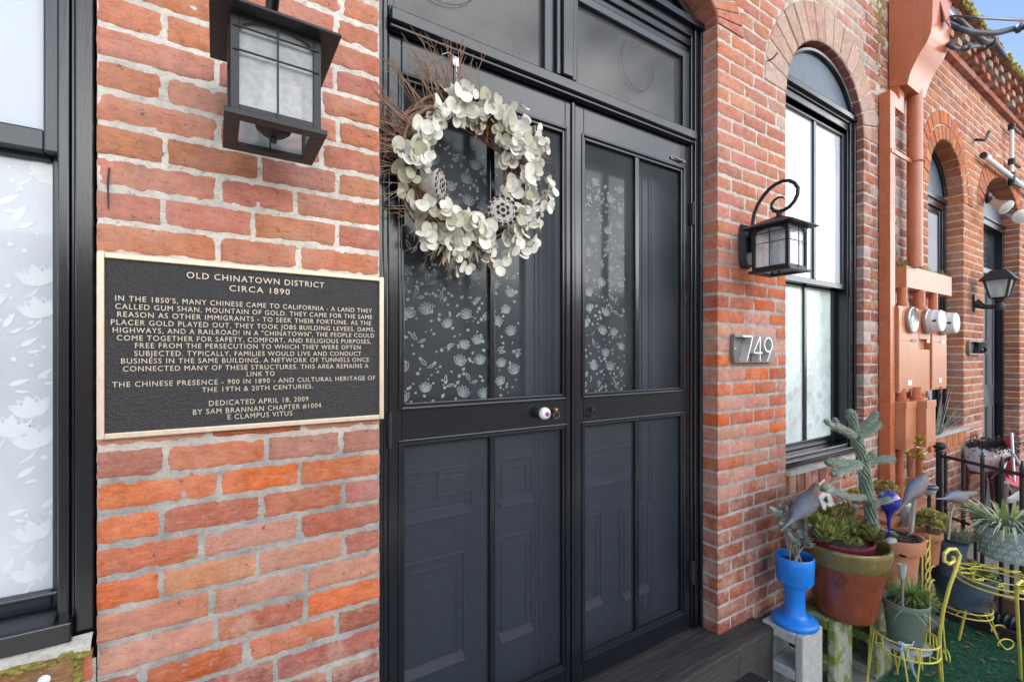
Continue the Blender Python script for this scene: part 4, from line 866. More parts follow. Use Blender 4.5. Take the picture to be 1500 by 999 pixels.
# ================================================================== CARRIAGE LANTERNS
def lantern():
    r = thing('wall_lantern', 'black box lantern with seedy glass on the pier above the bronze plaque', 'wall lantern', (0, 0, 0), 'black box lanterns beside the double door', True)
    cy = -.17; b = MB()
    hb = .083; zb, zt = .012, .205; pw = .015
    for sx in (-1, 1):
        for sy in (-1, 1): x, y = sx*hb, cy + sy*hb; b.box((min(x, x - sx*pw), min(y, y - sy*pw), zb), (max(x, x - sx*pw), max(y, y - sy*pw), zt))
    for sy in (-1, 1):
        y = cy + sy*hb; ya, yb = min(y, y - sy*.006), max(y, y - sy*.006)
        b.box((-hb + pw, ya, zb), (hb - pw, yb, zb + .014)); 
        def fnA(u, v, d, ya=ya, yb=yb): return (u, ya if d else yb, v)
        n = 14; top = [(-(hb-pw) + 2*(hb-pw)*i/n, .176 + .022*math.sqrt(max(0, 1 - (2*i/n - 1)**2))) for i in range(n+1)]
        b.prism(top + [(hb-pw, zt), (-(hb-pw), zt)], fnA, 0, 1)
        b.box((-.002, ya - .004, zb), (.002, ya, .2)); 
        for z in (.132, .178): b.box((-hb + .004, ya - .003, z - .0018), (hb - .004, ya + .001, z + .0018))
    for sx in (-1, 1):
        x = sx*hb; xa, xb = min(x, x - sx*.006), max(x, x - sx*.006)
        b.box((xa, cy - hb + pw, zb), (xb, cy + hb - pw, zb + .014))
        n = 14; top = [(cy - (hb-pw) + 2*(hb-pw)*i/n, .176 + .022*math.sqrt(max(0, 1 - (2*i/n - 1)**2))) for i in range(n+1)]
        b.prism(top + [(cy + hb-pw, zt), (cy - (hb-pw), zt)], lambda u, v, d, xa=xa, xb=xb: (xa if d else xb, u, v), 0, 1)
        xo = x + sx*.002; b.box((min(x, xo + sx*.002), cy - .002, zb), (max(x, xo + sx*.002), cy + .002, .2))
        for z in (.132, .178): b.box((min(x, x + sx*.003), cy - hb + .004, z - .0018), (max(x, x + sx*.003), cy + hb - .004, z + .0018))
    # flared bottom frame
    ho, hi = .094, .066
    b.box((-ho, cy - ho, 0), (ho, cy - hi, .011)); b.box((-ho, cy + hi, 0), (ho, cy + ho, .011)); b.box((-ho, cy - hi, 0), (-hi, cy + hi, .011)); b.box((hi, cy - hi, 0), (ho, cy + hi, .011))
    fr = b.obj('frame', 'lantern', r, 0, bevel=.0012)
    g_ = MB()
    for sy in (-1, 1): g_.quad((-hb + .008, cy + sy*(hb - .009), zb), (hb - .008, cy + sy*(hb - .009), zb), (hb - .008, cy + sy*(hb - .009), zt), (-hb + .008, cy + sy*(hb - .009), zt))
    for sx in (-1, 1): g_.quad((sx*(hb - .009), cy - hb + .008, zb), (sx*(hb - .009), cy + hb - .008, zb), (sx*(hb - .009), cy + hb - .008, zt), (sx*(hb - .009), cy - hb + .008, zt))
    g_.obj('glass', 'seedy', r, 0)
    b = MB(); he = .118
    P = [(-he, cy - he, .205), (he, cy - he, .205), (he, cy + he - .004, .205), (-he, cy + he - .004, .205), (-he, cy - he, .211), (he, cy - he, .211), (he, cy + he - .004, .211), (-he, cy + he - .004, .211)]
    P += [(-.013, cy - .013, .262), (.013, cy - .013, .262), (.013, cy + .013, .262), (-.013, cy + .013, .262)]
    b.add(P, [(3, 2, 1, 0), (0, 1, 5, 4), (1, 2, 6, 5), (2, 3, 7, 6), (3, 0, 4, 7), (4, 5, 9, 8), (5, 6, 10, 9), (6, 7, 11, 10), (7, 4, 8, 11), (8, 9, 10, 11)])
    rf = b.obj('roof', 'lantern', r, 0, bevel=.0015)
    b = MB(); b.lathe([(.013, .26), (.013, .275), (.009, .279), (.011, .286), (.006, .292), (.0001, .293)], (0, cy, 0), 16); b.obj('finial', 'lantern', rf, 60)
    b = MB(); pts = [(-.040, .12), (-.042, .20), (-.045, .264), (-.052, .305), (-.070, .345), (-.097, .378), (-.125, .402), (-.155, .416), (-.185, .420), (-.212, .414), (-.236, .396), (-.252, .368), (-.250, .340), (-.236, .313), (-.215, .294), (-.19, .285), (-.165, .285), (-.146, .293), (-.134, .311), (-.136, .330), (-.150, .345), (-.168, .350), (-.185, .346), (-.196, .334)]
    b.tube([(0, y, z) for y, z in pts], [.0085]*14 + [.0085]*4 + [.0078, .007, .006, .005, .004, .002], 8); b.obj('scroll_arm', 'lantern', r, 60)
    b = MB(); pp = [(-.05, .075), (-.036, .045), (.036, .045), (.05, .075), (.05, .235), (.036, .262), (-.036, .262), (-.05, .235)]
    b.prism(pp, lambda u, v, d: (u*(1 - .25*(d < -.015)), d, .15 + (v - .15)*(1 - .12*(d < -.015))), -.034, -.001); bp = b.obj('back_plate', 'lantern', r, 0, bevel=.004)
    b = MB(); b.tube([(0, -.03, .14), (0, -.06, .125), (0, -.09, .13)], .012, 10); b.tube([(0, -.03, .195), (0, -.05, .20), (0, -.052, .21)], .008, 8); b.lathe([(.015, 0), (.012, .012), (.0001, .015)], (.018, -.034, .17), 12, axis=(0, -1, 0)); b.obj('bracket', 'lantern', bp, 60)
    b = MB(); b.lathe([(.0001, -.022), (.006, -.02), (.007, -.012), (.005, -.008), (.022, -.004), (.034, .006), (.038, .018), (.038, .022), (.0001, .024)], (0, cy, .018), 24); b.obj('lamp_socket', 'lantern', r, 60)
    b = MB(); b.lathe([(.020, .042), (.021, .115), (.014, .13), (.018, .142), (.014, .165), (.0001, .178)], (0, cy, 0), 20); b.obj('bulb', 'lens', r, 60)
    return r
lan = lantern(); lan.location = (.108, 0, 1.967)
l2 = copy_tree(lan); l2.location = (2.193, 0, 1.877); tag(l2, 'black box lantern with seedy glass and a big scroll arm, above the number plate 749', 'wall lantern', 'black box lanterns beside the double door')
# ================================================================== NUMBER PLATES
def plate(name_lbl, q):
    """q(px, py, Y) maps the zoomed picture of the plate to the wall"""
A7 = lambda x, y, Y: W(1060 + x/12.49, 470 + y/12.49, Y)
pp = [A7(220, 240, -.022), A7(910, 262, -.022), A7(938, 420, -.022), A7(938, 600, -.022), A7(905, 768, -.022), A7(220, 768, -.022), A7(192, 610, -.022), A7(186, 480, -.022), A7(196, 350, -.022)]
xl, xr = pp[7].x, pp[2].x; zt_, zb_ = (pp[0].z + pp[1].z)/2, (pp[5].z + pp[4].z)/2; zc = (zt_+zb_)/2
def plate_outline(x0, x1, z0, z1, bul):
    n = 8; out = []
    for i in range(n+1): t = i/n; out.append((x1 - bul + bul*math.sin(math.pi*t), z1 + (z0-z1)*t))
    for i in range(n+1): t = i/n; out.append((x0 + bul - bul*math.sin(math.pi*t), z0 + (z1-z0)*t))
    return out
def stroke(b, pts, w, y0, y1):
    for (a, c) in zip(pts[:-1], pts[1:]):
        d = math.hypot(c[0]-a[0], c[1]-a[1]); nx_, nz_ = -(c[1]-a[1])/d*w/2, (c[0]-a[0])/d*w/2
        b.prism([(a[0]+nx_, a[1]+nz_), (c[0]+nx_, c[1]+nz_), (c[0]-nx_, c[1]-nz_), (a[0]-nx_, a[1]-nz_)], lambda u, v, dd: (u, dd, v), y0, y1)
def number_plate(label, x0, x1, z0, z1, digits, group, colour):
    r = thing('number_plate', label, 'house number', ((x0+x1)/2, 0, z0), group); b = MB()
    b.prism(plate_outline(x0, x1, z0, z1, (x1-x0)*.035), lambda u, v, d: (u, d, v), -.022, -.001); b.obj('plate', 'plate_grey', r, 0, bevel=.002)
    for pos in (x0 + .012, x1 - .012):
        s_ = MB(); s_.lathe([(.0001, .003), (.004, .002), (.005, 0)], (pos, -.022, (z0+z1)/2), 10, axis=(0, -1, 0)); s_.obj('screw', 'white_metal', r, 60)
    for kind, fn in digits:
        s_ = MB(); w = .0068*(z1-z0)/.13
        if kind == '7': stroke(s_, [fn(0, 1), fn(1, 1), fn(.42, 0)], w, -.062, -.0225)
        if kind == '4': stroke(s_, [fn(.72, 1), fn(0, .34), fn(1, .34)], w, -.062, -.0225); stroke(s_, [fn(.72, 1), fn(.72, 0)], w*1.05, -.0625, -.0226)
        if kind == '9': stroke(s_, [fn(.5 + .5*math.cos(t*.25), .70 + .30*math.sin(t*.25)) for t in range(26)], w, -.062, -.0225); stroke(s_, [fn(.97, .60), fn(.35, 0)], w*.98, -.0615, -.0226)
        if kind == '5': stroke(s_, [fn(1, 1), fn(.12, 1), fn(.05, .55)], w, -.062, -.0225); stroke(s_, [fn(.5 + .5*math.cos(t), .32 + .32*math.sin(t)) for t in [2.5 - .25*i for i in range(20)]], w*.98, -.0615, -.0226)
        s_.obj('numeral', colour, r, 0)
def dig(fr, x0, x1, z0, z1): return lambda u, v: (x0 + (x1-x0)*u, z0 + (z1-z0)*v)
A6 = lambda x: A7(x, 500, -.060).x
z7 = (A7(500, 740, -.06).z, A7(500, 285, -.06).z)
number_plate('silver number plate with raised slim numerals 749 on the brick pier', xl, xr, zb_, zt_,
    [('7', dig(0, A6(345), A6(528), *z7)), ('4', dig(0, A6(545), A6(705), *z7)), ('9', dig(0, A6(745), A6(885), z7[0], z7[1] - .004))], 'raised number plates', 'bright_steel')
B6 = lambda x, y, Y: W(1410 + x/22.2, 485 + y/22.2, Y); a0, a1 = B6(225, 330, -.022), B6(650, 770, -.022)
e0, e1 = a0.x, a1.x; zz0, zz1 = B6(400, 780, -.022).z, B6(400, 320, -.022).z; ww = e1 - e0; hh = zz1 - zz0
number_plate('small silver number plate on the far pier left of the farther doorway', e0, e1, zz0, zz1,
    [(k, dig(0, e0 + ww*(.14 + .27*i), e0 + ww*(.35 + .27*i), zz0 + hh*.14, zz1 - hh*.1)) for i, k in enumerate('745')], 'raised number plates', 'black')
# ================================================================== WREATH
wc = W(682, 250, .045); WR0, WR1 = .15, .30
wr = thing('wreath', 'round wreath of bleached round leaves, twigs and two lotus pods on the left door', 'wreath', (wc.x, .06, wc.z - .32))
random.seed(21)
b = MB()
for k in range(26):                                            # grapevine core
    R = rnd(.165, .225); ph = rnd(0, 6.28); yo = rnd(-.025, .02); fq = random.choice((2, 3, 4))
    b.tube([(wc.x + (R + .018*math.sin(fq*t + ph))*math.cos(t), .058 + yo + .014*math.cos(fq*t + ph*2), wc.z + (R + .018*math.sin(fq*t + ph))*math.sin(t)) for t in [6.2832*i/40 for i in range(40)]], rnd(.0025, .0045), 5, 0, True)
core = b.obj('vine_ring', 'twig', wr, 60)
b = MB()
def spray(a, R, n, ln, spread):
    for _ in range(n):
        aa = a + rnd(-.22, .22); d = aa + rnd(-spread, spread); p = Vector((wc.x + R*math.cos(aa), .05 + rnd(-.03, .02), wc.z + R*math.sin(aa))); pts = [p.copy()]; l_ = ln*rnd(.6, 1.15); k = rnd(-.5, .5); yy = rnd(-.35, .12)
        for i in range(5): d += k*.25; p = p + Vector((math.cos(d), yy*(1 if i else .4), math.sin(d)))*(l_/5); p.y = min(p.y, .085); pts.append(p.copy())
        b.tube(pts, [.0019, .0017, .0014, .0012, .0009, .0005], 4)
        if random.random() < .6:
            j = random.randrange(2, 5); dd = d + random.choice((-.6, .6)); b.tube([pts[j], pts[j] + Vector((math.cos(dd), rnd(-.3, .1), math.sin(dd)))*l_*.3], [.0012, .0005], 4)
for a, n in ((1.75, 16), (1.95, 20), (2.2, 13), (2.75, 18), (2.95, 20), (3.2, 12), (3.7, 8), (4.1, 8), (4.5, 14), (5.0, 8), (5.6, 8), (0.0, 8), (.5, 10), (1.2, 10)): spray(a, .215, n, .185 if 1.5 < a < 3.4 else .125, .35)
for t in (2.6, 2.8, 3.0): b.tube([(wc.x + (.235 + .09*math.sin(math.pi*i/12))*math.cos(t + .05*math.sin(i*.5)) - .02, .05, wc.z + (.25 + .09*math.sin(math.pi*i/12))*math.sin(t + .26*i/12)) for i in range(13)], .0014, 4)
b.obj('twigs', 'twig', core, 60)
PD = [(W(736, 309, -.02).x, W(736, 309, -.02).z), (W(645, 272, -.02).x - .008, W(645, 272, -.02).z)]
b = MB()
def leafpair(x, z, y, r, tilt, mi):
    a = rnd(0, 6.28); nrm = Vector((tilt[0] + rnd(-.35, .35), -1, tilt[1] + rnd(-.35, .35)))
    for sgn in (-1, 1): b.disc((x + sgn*r*.62*math.cos(a), y + rnd(-.004, .004), z + sgn*r*.62*math.sin(a)), nrm + Vector((-sgn*.45*math.cos(a), 0, -sgn*.45*math.sin(a))), r, 14, mi, .22, rnd(.82, .98), a)
for k in range(250):
    a = rnd(0, 6.2832)
    dens = 1.0 if not (4.5 < a < 5.0) else .9
    t = random.random(); R = .142 + .105*t + .020*noise.noise((a*3, 1, 1)); x, z = wc.x + R*math.cos(a), wc.z + R*math.sin(a)*1.02
    if math.cos(a - 2.45) > .86 and t > .5: continue          # twigs show at upper left
    if (x - PD[0][0])**2 + (z - PD[0][1])**2 < .072**2 or (x - PD[1][0])**2 + (z - PD[1][1])**2 < .058**2: continue
    if noise.noise((a*2.2, 7, t*2)) > .22: continue
    yy = .03 - .065*math.sin(math.pi*t)*rnd(.2, 1.2)
    leafpair(x, z, yy, rnd(.0125, .0255), ((R-.215)*8*math.cos(a)*.5 + rnd(-.5, .5), (R-.215)*8*math.sin(a)*.5 + rnd(-.5, .5)), 1 if (random.random() < (.34 if math.sin(a) < -.2 else .16)) else 0)
for k in range(84):                                            # loose sprigs on the right and below
    a = rnd(-2.2, 1.1); R = rnd(.235, .335); x, z = wc.x + R*math.cos(a), wc.z + R*math.sin(a); leafpair(x, z, rnd(.0, .03), rnd(.014, .022), (rnd(-1, 1), rnd(-1, 1)), 0)
for k in range(26):
    a = rnd(4.2, 4.95); R = rnd(.225, .285); x, z = wc.x + R*math.cos(a), wc.z + R*math.sin(a); b.blade((x, .03, z), (math.cos(a) + rnd(-.6, .6), rnd(-.4, .1), math.sin(a)), rnd(.05, .08), .018, .2, 4, 1)
b.obj('leaves', ['wleaf', 'wleaf2'], wr, 60)
b = MB()
for k in range(36): b.blade((wc.x + .17*math.cos(1.25) + rnd(-.03, .03), .035, wc.z + .17*math.sin(1.25) + rnd(-.03, .03)), (rnd(-1, 1), rnd(-.8, .1), rnd(-1, 1)), rnd(.03, .06), .012, .3, 4)
b.obj('rust_leaves', mat('rust_leaf', (.26, .11, .04), .7, 0, .3, 40, 0), wr, 60)
def pod(px, py, r, nrm):
    c = W(px, py, -.02); nrm = Vector(nrm).normalized(); q = Vector((0, 0, 1)).rotation_difference(nrm); p = MB()
    p.lathe([(.0001, -r*1.5), (r*.2, -r*1.4), (r*.5, -r*.9), (r*.85, -r*.35), (r*1.0, -.004), (r*.97, .002), (r*.9, .003), (r*.6, .006), (.0001, .007)], c, 28, axis=nrm); o_ = p.obj('lotus_pod', 'pod', wr, 50)
    h = MB(); rows = [(0, 1), (.33, 6), (.62, 11), (.86, 15)]
    for (rr, n) in rows:
        for j in range(n):
            a = 2*math.pi*j/n + rr; cc = c + q @ Vector((rr*r*math.cos(a), rr*r*math.sin(a), .0082 - .005*rr)); h.disc(cc, nrm, r*.15, 10, 0, 0)
    h.obj('seed_holes', mat('seed_hole', (.012, .010, .010), .9, 0, .2, 40, 0), o_, 0)
pod(736, 309, .052, (-.25, -1, .12)); pod(645, 272, .048, (.75, -.75, -.1))
hk = W(668, 92, .09); b = MB()
b.box((hk.x - .012, .091, hk.z - .01), (hk.x + .012, .0985, hk.z + .022), 0, .003); b.tube([(hk.x, .09, hk.z), (hk.x + .001, .086, hk.z - .06), (wc.x - .01, .05, wc.z + .22)], .0022, 6); b.tube([(hk.x - .004, .09, hk.z + .015), (hk.x - .03, .08, hk.z + .018), (hk.x - .06, .07, hk.z - .005)], .001, 5)
b.obj('hanger', 'ribbon', wr, 50)
# ================================================================== ELECTRICAL SERVICE (painted mast, head, meters)
es = thing('electrical_service', 'terracotta painted mast with weather head, square duct, trough and three round meters', 'electrical service', (4.0, 0, GZ))
b = MB(); b.box((3.780, -.066, .655), (3.860, -.003, 3.262)); du = b.obj('duct', 'terra_paint', es, 0, bevel=.0015)
zA = W(1331, 172, -.066).z; b = MB(); zr = W(1329, 126, -.066).z
b.prism([(3.860, 3.262), (3.940, zA + .075), (3.940, zr), (4.020, zr), (4.020, zA), (3.860, 3.17)], lambda u, v, d: (u, d, v), -.0655, -.003); b.obj('offset_duct', 'terra_paint', du, 0, bevel=.0015)
XL_ = 3.935; prof = []
for px, py in ((1305, 127), (1329, 124), (1333, 108), (1339, 94), (1347, 79), (1357, 63), (1364, 47), (1366, 30), (1369, 0)): q = XP(px, py, XL_); prof.append((q.y, q.z))
prof[0] = (-.004, prof[0][1]); yf = prof[-2][0]; prof[-1] = (yf - .002, prof[-1][1]); prof += [(yf, prof[-1][1] + .12), (-.004, prof[-1][1] + .16)]
xr = W(1391, 40, yf).x; b = MB(); b.prism(prof, lambda u, v, d: (d, u, v), XL_, xr); hd = b.obj('weather_head', 'terra_paint', es, 34, bevel=.003)
q = W(1382, 22, yf - .006); b = MB(); b.add([(q.x - .05, yf - .004, q.z + .075), (q.x + .05, yf - .004, q.z + .09), (q.x + .06, yf - .030, q.z - .075), (q.x - .035, yf - .030, q.z - .07), (q.x - .05, yf - .001, q.z + .07), (q.x + .05, yf - .001, q.z + .085), (q.x + .06, yf - .022, q.z - .075), (q.x - .035, yf - .022, q.z - .07)],
      [(0, 3, 2, 1), (4, 5, 6, 7), (0, 1, 5, 4), (1, 2, 6, 5), (2, 3, 7, 6), (3, 0, 4, 7)]); b.obj('flap', 'copper_paint', hd, 0)
cx = WX(1340, -.075); b = MB(); b.tube([(cx, -.075, 2.12), (cx, -.075, 3.62)], .045, 24); cd = b.obj('conduit', 'terra_paint', es, 40)
zs_ = W(1330, 229, -.09).z; b = MB(); b.tube([(cx + .052*math.cos(t), -.075 + .052*math.sin(t), zs_) for t in [math.pi*i/14 - math.pi for i in range(15)]], .004, 6); b.box((3.83, -.072, zs_ - .014), (cx - .045, -.066, zs_ + .014)); b.box((3.79, -.0705, zs_ - .012), (3.86, -.067, zs_ + .012)); b.obj('strap', 'terra_paint', cd, 40)
x1 = W(1394, 410, -.072).x; b = MB(); t0, t1 = 1.972, 2.122
b.box((4.04, -.072, t0), (x1, -.002, t0 + .004)); b.box((4.04, -.072, t0 + .004), (x1, -.069, t1)); b.box((4.04, -.0685, t0 + .004), (4.043, -.002, t1)); b.box((x1 - .003, -.0685, t0 + .004), (x1, -.002, t1)); b.box((4.043, -.0685, t0 + .004), (x1 - .003, -.004, t1 - .014), 0)
tr = b.obj('trough', 'copper_paint', es, 0)
b = MB()
for i in range(420): b.blade((rnd(4.05, 4.36) if i < 340 else rnd(4.3, x1 - .05), rnd(-.062, -.01), t1 - .014), (rnd(-.7, .7), rnd(-.6, .3), 1), rnd(.03, .085), .007, .9, 3)
b.obj('weeds', 'succ', tr, 60)
YM = -.080
cans = [(3.868, W(1345, 0, YM).x, 1.832, W(1330, 574, YM).z), (W(1346.5, 0, YM).x, W(1363, 0, YM).x, 1.825, W(1352, 577, YM).z), (W(1364.5, 0, YM).x, W(1386, 0, YM).x, 1.80, W(1376, 570, YM).z)]
for i, (a, c, zt_, zb_) in enumerate(cans):
    b = MB()
    if i == 1:
        zr0, zr1 = W(1352, 512, YM).z, W(1352, 497, YM).z
        b.box((a, YM, zr1), (c, -.004, zt_)); b.box((a + .004, YM + .035, zr0), (c - .004, -.004, zr1)); b.box((a, YM + .004, zb_), (c, -.004, zr0))
    else:
        zm = W(1330, 500, YM).z; b.box((a, YM, zb_), (c, -.004, zt_)); b.box((a + .004, YM - .004, zb_ + .012), (c - .004, YM - .0005, zm)); b.box((a + .004, YM - .0035, zm + .004), (c - .004, YM - .0005, zt_ - .01))
    cn_ = b.obj('meter_box', 'copper_paint', es, 0, bevel=.0025)
    s_ = MB(); s_.tube([(a + (c-a)*.55, YM - .008, zb_ - .03), (a + (c-a)*.55, YM - .008, zb_ + .02)], .006, 6); s_.obj('hasp', 'terra_paint', cn_, 60)
    s_ = MB(); s_.box((a + (c-a)*.6, YM - .006, 1.59), (a + (c-a)*.85, YM - .0045, 1.612)); s_.obj('sticker', 'tag' if i else 'solar', cn_, 0)
    if i != 1: s_ = MB(); s_.box((a + (c-a)*.42, YM - .006, 1.29), (a + (c-a)*.62, YM - .0045, 1.325)); s_.obj('sticker', 'tag', cn_, 0)
    s_ = MB(); xc = a + (c-a)*.5; s_.tube([(xc, -.045, zt_ - .002), (xc, -.045, t0)], .028 if i != 1 else .036, 16); s_.tube([(xc, -.045, zt_ - .002), (xc, -.045, zt_ + .03)], .036 if i != 1 else .046, 16); s_.obj('nipple', 'terra_paint', cn_, 40)
mr = .088
def dial(xc, zc, y0, y1, closed):
    b = MB(); b.lathe([(mr, 0), (mr + .003, .004), (mr + .003, .022), (mr - .004, .026), (mr - .010, .02)], (xc, y0, zc), 36, axis=(0, -1, 0)); d = b.obj('meter', 'steel', es, 50)
    if closed:
        b = MB(); n_ = abs(y1 - y0); b.lathe([(mr - .006, .020), (mr - .006, n_*.55), (mr - .010, n_*.6), (mr - .011, n_*.93), (mr - .018, n_), (.0001, n_ + .001)], (xc, y0, zc), 36, axis=(0, -1, 0)); b.obj('meter_cover', 'white_metal', d, 40)
        b = MB(); b.box((xc - mr*.62 - .03, y0 - n_*.62, zc - .014), (xc - mr*.62 - .022, y0 - n_*.86, zc + .014)); 
        for t in (math.pi*.93, math.pi*1.0, math.pi*1.07): pass
        b2 = MB(); b2.box((xc - mr + .0085, y0 - n_*.84, zc - .008), (xc - mr + .012, y0 - n_*.60, zc + .006)); b2.obj('meter_label', 'black', d, 0)
    else:
        b = MB(); b.lathe([(.0001, .021), (mr*.6, .019), (mr - .008, .016)], (xc, y0, zc), 30, axis=(0, -1, 0)); b.obj('meter_glass', 'glass_clear', d, 50)
q = W(1337, 469, YM - .02); dial(q.x, q.z, YM - .003, 0, False)
q = W(1358, 471, YM - .01); yq = XP(1381, 472, q.x).y; dial(q.x, q.z, YM - .003, yq, True)
q3 = W(1402, 473, yq); dial(q3.x, q3.z, YM - .005, yq, True)
XA = 3.868; yA = XP(1327, 600, XA).y; xA1 = W(1342, 0, yA).x; XBx = W(1342.5, 0, yA).x + .004; yB = XP(1357, 600, XBx).y; xB1 = W(1370.5, 0, yB).x
for (a, c, y, zt_, zb_) in ((XA, xA1, yA, W(1334, 589, yA).z, W(1334, 658, yA).z), (XBx, xB1, yB, W(1362, 587, yB).z, W(1362, 654, yB).z)):
    b = MB(); b.box((a, y, zb_), (c, -.004, zt_)); b.box((a - .003, y - .004, zt_ - .045), (c + .003, y - .0005, zt_ + .003)); jb = b.obj('junction_box', 'copper_paint', es, 0, bevel=.0025)
    s_ = MB(); s_.tube([((a+c)/2, y*.5, zt_), ((a+c)/2, y*.5, zt_ + .09)], .034, 14); s_.tube([((a+c)/2, y*.5, zt_), ((a+c)/2, y*.5, zt_ + .022)], .05, 14); s_.obj('nipple', 'terra_paint', jb, 40)
b = MB()
for px, yy in ((1317.5, -.05), (1334, -.05), (1346.5, -.045)): pass
for px in (1317.5, 1334, 1346.5):
    xx = WX(px, -.05); b = MB(); b.tube([(xx, -.05, GZ), (xx, -.05, W(px, 656, -.05).z)], .023, 14); b.obj('pipe', 'terra_paint', es, 40)
# ---- service cables in the air
def cable(pts, r, label, extra=None, base=None):
    P = [W(*p) for p in pts]; m_ = MB()
    P2 = []
    for i in range(len(P) - 1):                                  # Catmull-Rom
        p0, p1, p2, p3 = P[max(0, i-1)], P[i], P[i+1], P[min(len(P)-1, i+2)]
        for k in range(6): t = k/6; P2.append(.5*((2*p1) + (p2-p0)*t + (2*p0-5*p1+4*p2-p3)*t*t + (3*p1-p0-3*p2+p3)*t**3))
    P2.append(P[-1]); m_.tube(P2, r, 8)
    if extra: extra(m_, P)
    return single('service_cable', m_, 'cable', label, 'cable', P[0], 'service cables leaving the weather head', 60)
yc = yf
cable([(1388, 26, yc*.8), (1400, 24, yc - .05), (1425, 26, yc - .15), (1460, 28, yc - .3), (1500, 30, yc - .45), (1560, 33, yc - .7)], .008, 'thin taut cable running right across the sky, topmost of the service cables')
def splice(m_, P): m_.tube([P[-3] + (P[-2]-P[-3])*.1, P[-3] + (P[-2]-P[-3])*.4, P[-3] + (P[-2]-P[-3])*.7, P[-2]], [.014, .035, .033, .014], 10)
cable([(1390, 32, yc*.8), (1404, 42, yc - .03), (1430, 48, yc - .08), (1458, 49, yc - .14), (1484, 43, yc - .2), (1500, 40, yc - .25), (1540, 36, yc - .4)], .019, 'thick grey service cable with a lumpy taped splice, drooping level against the sky', splice)
def hookend(m_, P): m_.tube([P[-2] - (P[-2]-P[-3])*.3, P[-2]], [.03, .034], 10)
cable([(1392, 15, yc*.8), (1404, 30, yc - .02), (1424, 48, yc - .04), (1442, 61, yc - .06), (1455, 63, yc - .08), (1471, 84, yc - .09)], .022, 'thick grey cable bent down to a pointed taped end in front of the cornice', hookend)
cable([(1386, 60, yc*.8), (1392, 68, yc - .02), (1404, 72, yc - .04), (1416, 69, yc - .06), (1440, 67, yc - .02)], .014, 'short grey cable with a pale clamp below the other service cables', lambda m_, P: m_.ball(P[-2], .03, 0, 10))
# ================================================================== FLOOD LIGHTS, CONDUIT, HOOK, FAR LANTERN
q = W(1444, 291, .0); fl = thing('flood_light', 'twin flood light with two pale cone heads at the top of the farther doorway', 'flood light', (q.x, 0, q.z))
b = MB(); b.lathe([(.05, 0), (.05, .03), (.03, .04)], (q.x, 0, q.z), 16, axis=(0, -1, 0)); mt = b.obj('mount', 'iron', fl, 50)
for (pa, pb, Yb) in (((1457, 297), (1474, 304), -.20), ((1480, 313), (1496, 317), -.24)):
    a, c = W(*pa, Yb*.6), W(*pb, Yb); ax = (c - a).normalized(); m_ = MB(); ln = (c-a).length
    m_.tube([Vector((q.x, -.035, q.z)), a - ax*.04, a], .018, 10); ar = m_.obj('arm', 'iron', fl, 50)
    m_ = MB(); m_.lathe([(.026, -.02), (.030, 0), (.034, ln*.35), (.060, ln*.85), (.065, ln)], a, 22, axis=ax); hd_ = m_.obj('lamp_head', 'steel', fl, 50)
    m_ = MB(); m_.lathe([(.0001, .022), (.04, .012), (.063, 0)], a + ax*(ln + .001), 22, axis=ax); m_.obj('lens', 'bulbglass', hd_, 60)
p0, p1 = W(1441, 228, -.05), W(1500, 275, -.05); zc_ = p0.z
b = MB(); b.tube([(p0.x, -.05, zc_), (10.2, -.05, zc_)], .023, 14); cr_ = thing('wall_conduit', 'white horizontal pipe with an upright branch on the farther facade above its doorway', 'pipe', (p0.x, 0, zc_)); b.obj('long_pipe', 'white_metal', cr_, 50)
ux = WX(1483, -.06); b = MB(); b.tube([(ux, -.055, W(1483, 266, -.06).z), (ux, -.055, W(1485, 187, -.06).z)], .017, 12); b.obj('upright_pipe', 'white_metal', cr_, 50)
for py in (187, 238, 258, 268):
    b = MB(); z_ = W(1484, py, -.06).z; b.tube([(ux - .03, -.06, z_), (ux + .05, -.06, z_), (ux + .30, -.06, z_ + .01)], .016, 8); b.tube([(ux, -.055, z_ - .03), (ux, -.055, z_ + .03)], .03, 10); b.obj('clamp', 'iron', cr_, 50)
b = MB(); b.lathe([(.027, 0), (.027, .04)], (p0.x - .02, -.05, zc_), 14, axis=(1, 0, 0)); b.obj('end_cap', 'iron', cr_, 50)
pts = [W(1430, 205, -.01), W(1443, 206, -.09), W(1449, 193, -.1)]
b = MB(); b.tube(pts, .014, 8); single('wall_hook', b, 'iron', 'bent rusty rod sticking out of the brick wall between the arches of the farther building', 'hook', pts[0], None, 60)
q = W(1426, 446, 0); sl_ = thing('coach_lamp', 'small black coach lamp with tapering glass and a sloping solar roof, beside the farther doorway', 'wall lantern', (q.x, 0, q.z))
yl = XP(1464, 447, q.x).y; zj = W(1464, 450, yl).z; k = (CAMD + yl)/(CY_ - (1464-CXP)/FPX*SY)/FPX     # metres per pixel there
b = MB(); b.box((q.x - .03, -.014, q.z - .07), (q.x + .03, -.001, q.z + .09), 0, .004); b.obj('wall_plate', 'iron', sl_, 40)
b = MB(); b.tube([(q.x, -.012, q.z + .01), (q.x, yl*.4, zj + .012), (q.x, yl, zj)], [.045, .022, .020], 10); b.obj('arm', 'iron', sl_, 50)
b = MB(); b.lathe([(.0001, -5*k), (5*k, -4*k), (6*k, 0), (5*k, 5*k), (3*k, 8*k)], (q.x, yl, zj), 18); b.obj('knuckle', 'iron', sl_, 60)
zb_, zt_ = W(1464, 436, yl).z, W(1464, 411, yl).z; hb_, ht_ = 8.5*k, 13.5*k; ht2 = 19*k; zr_ = W(1464, 396, yl).z
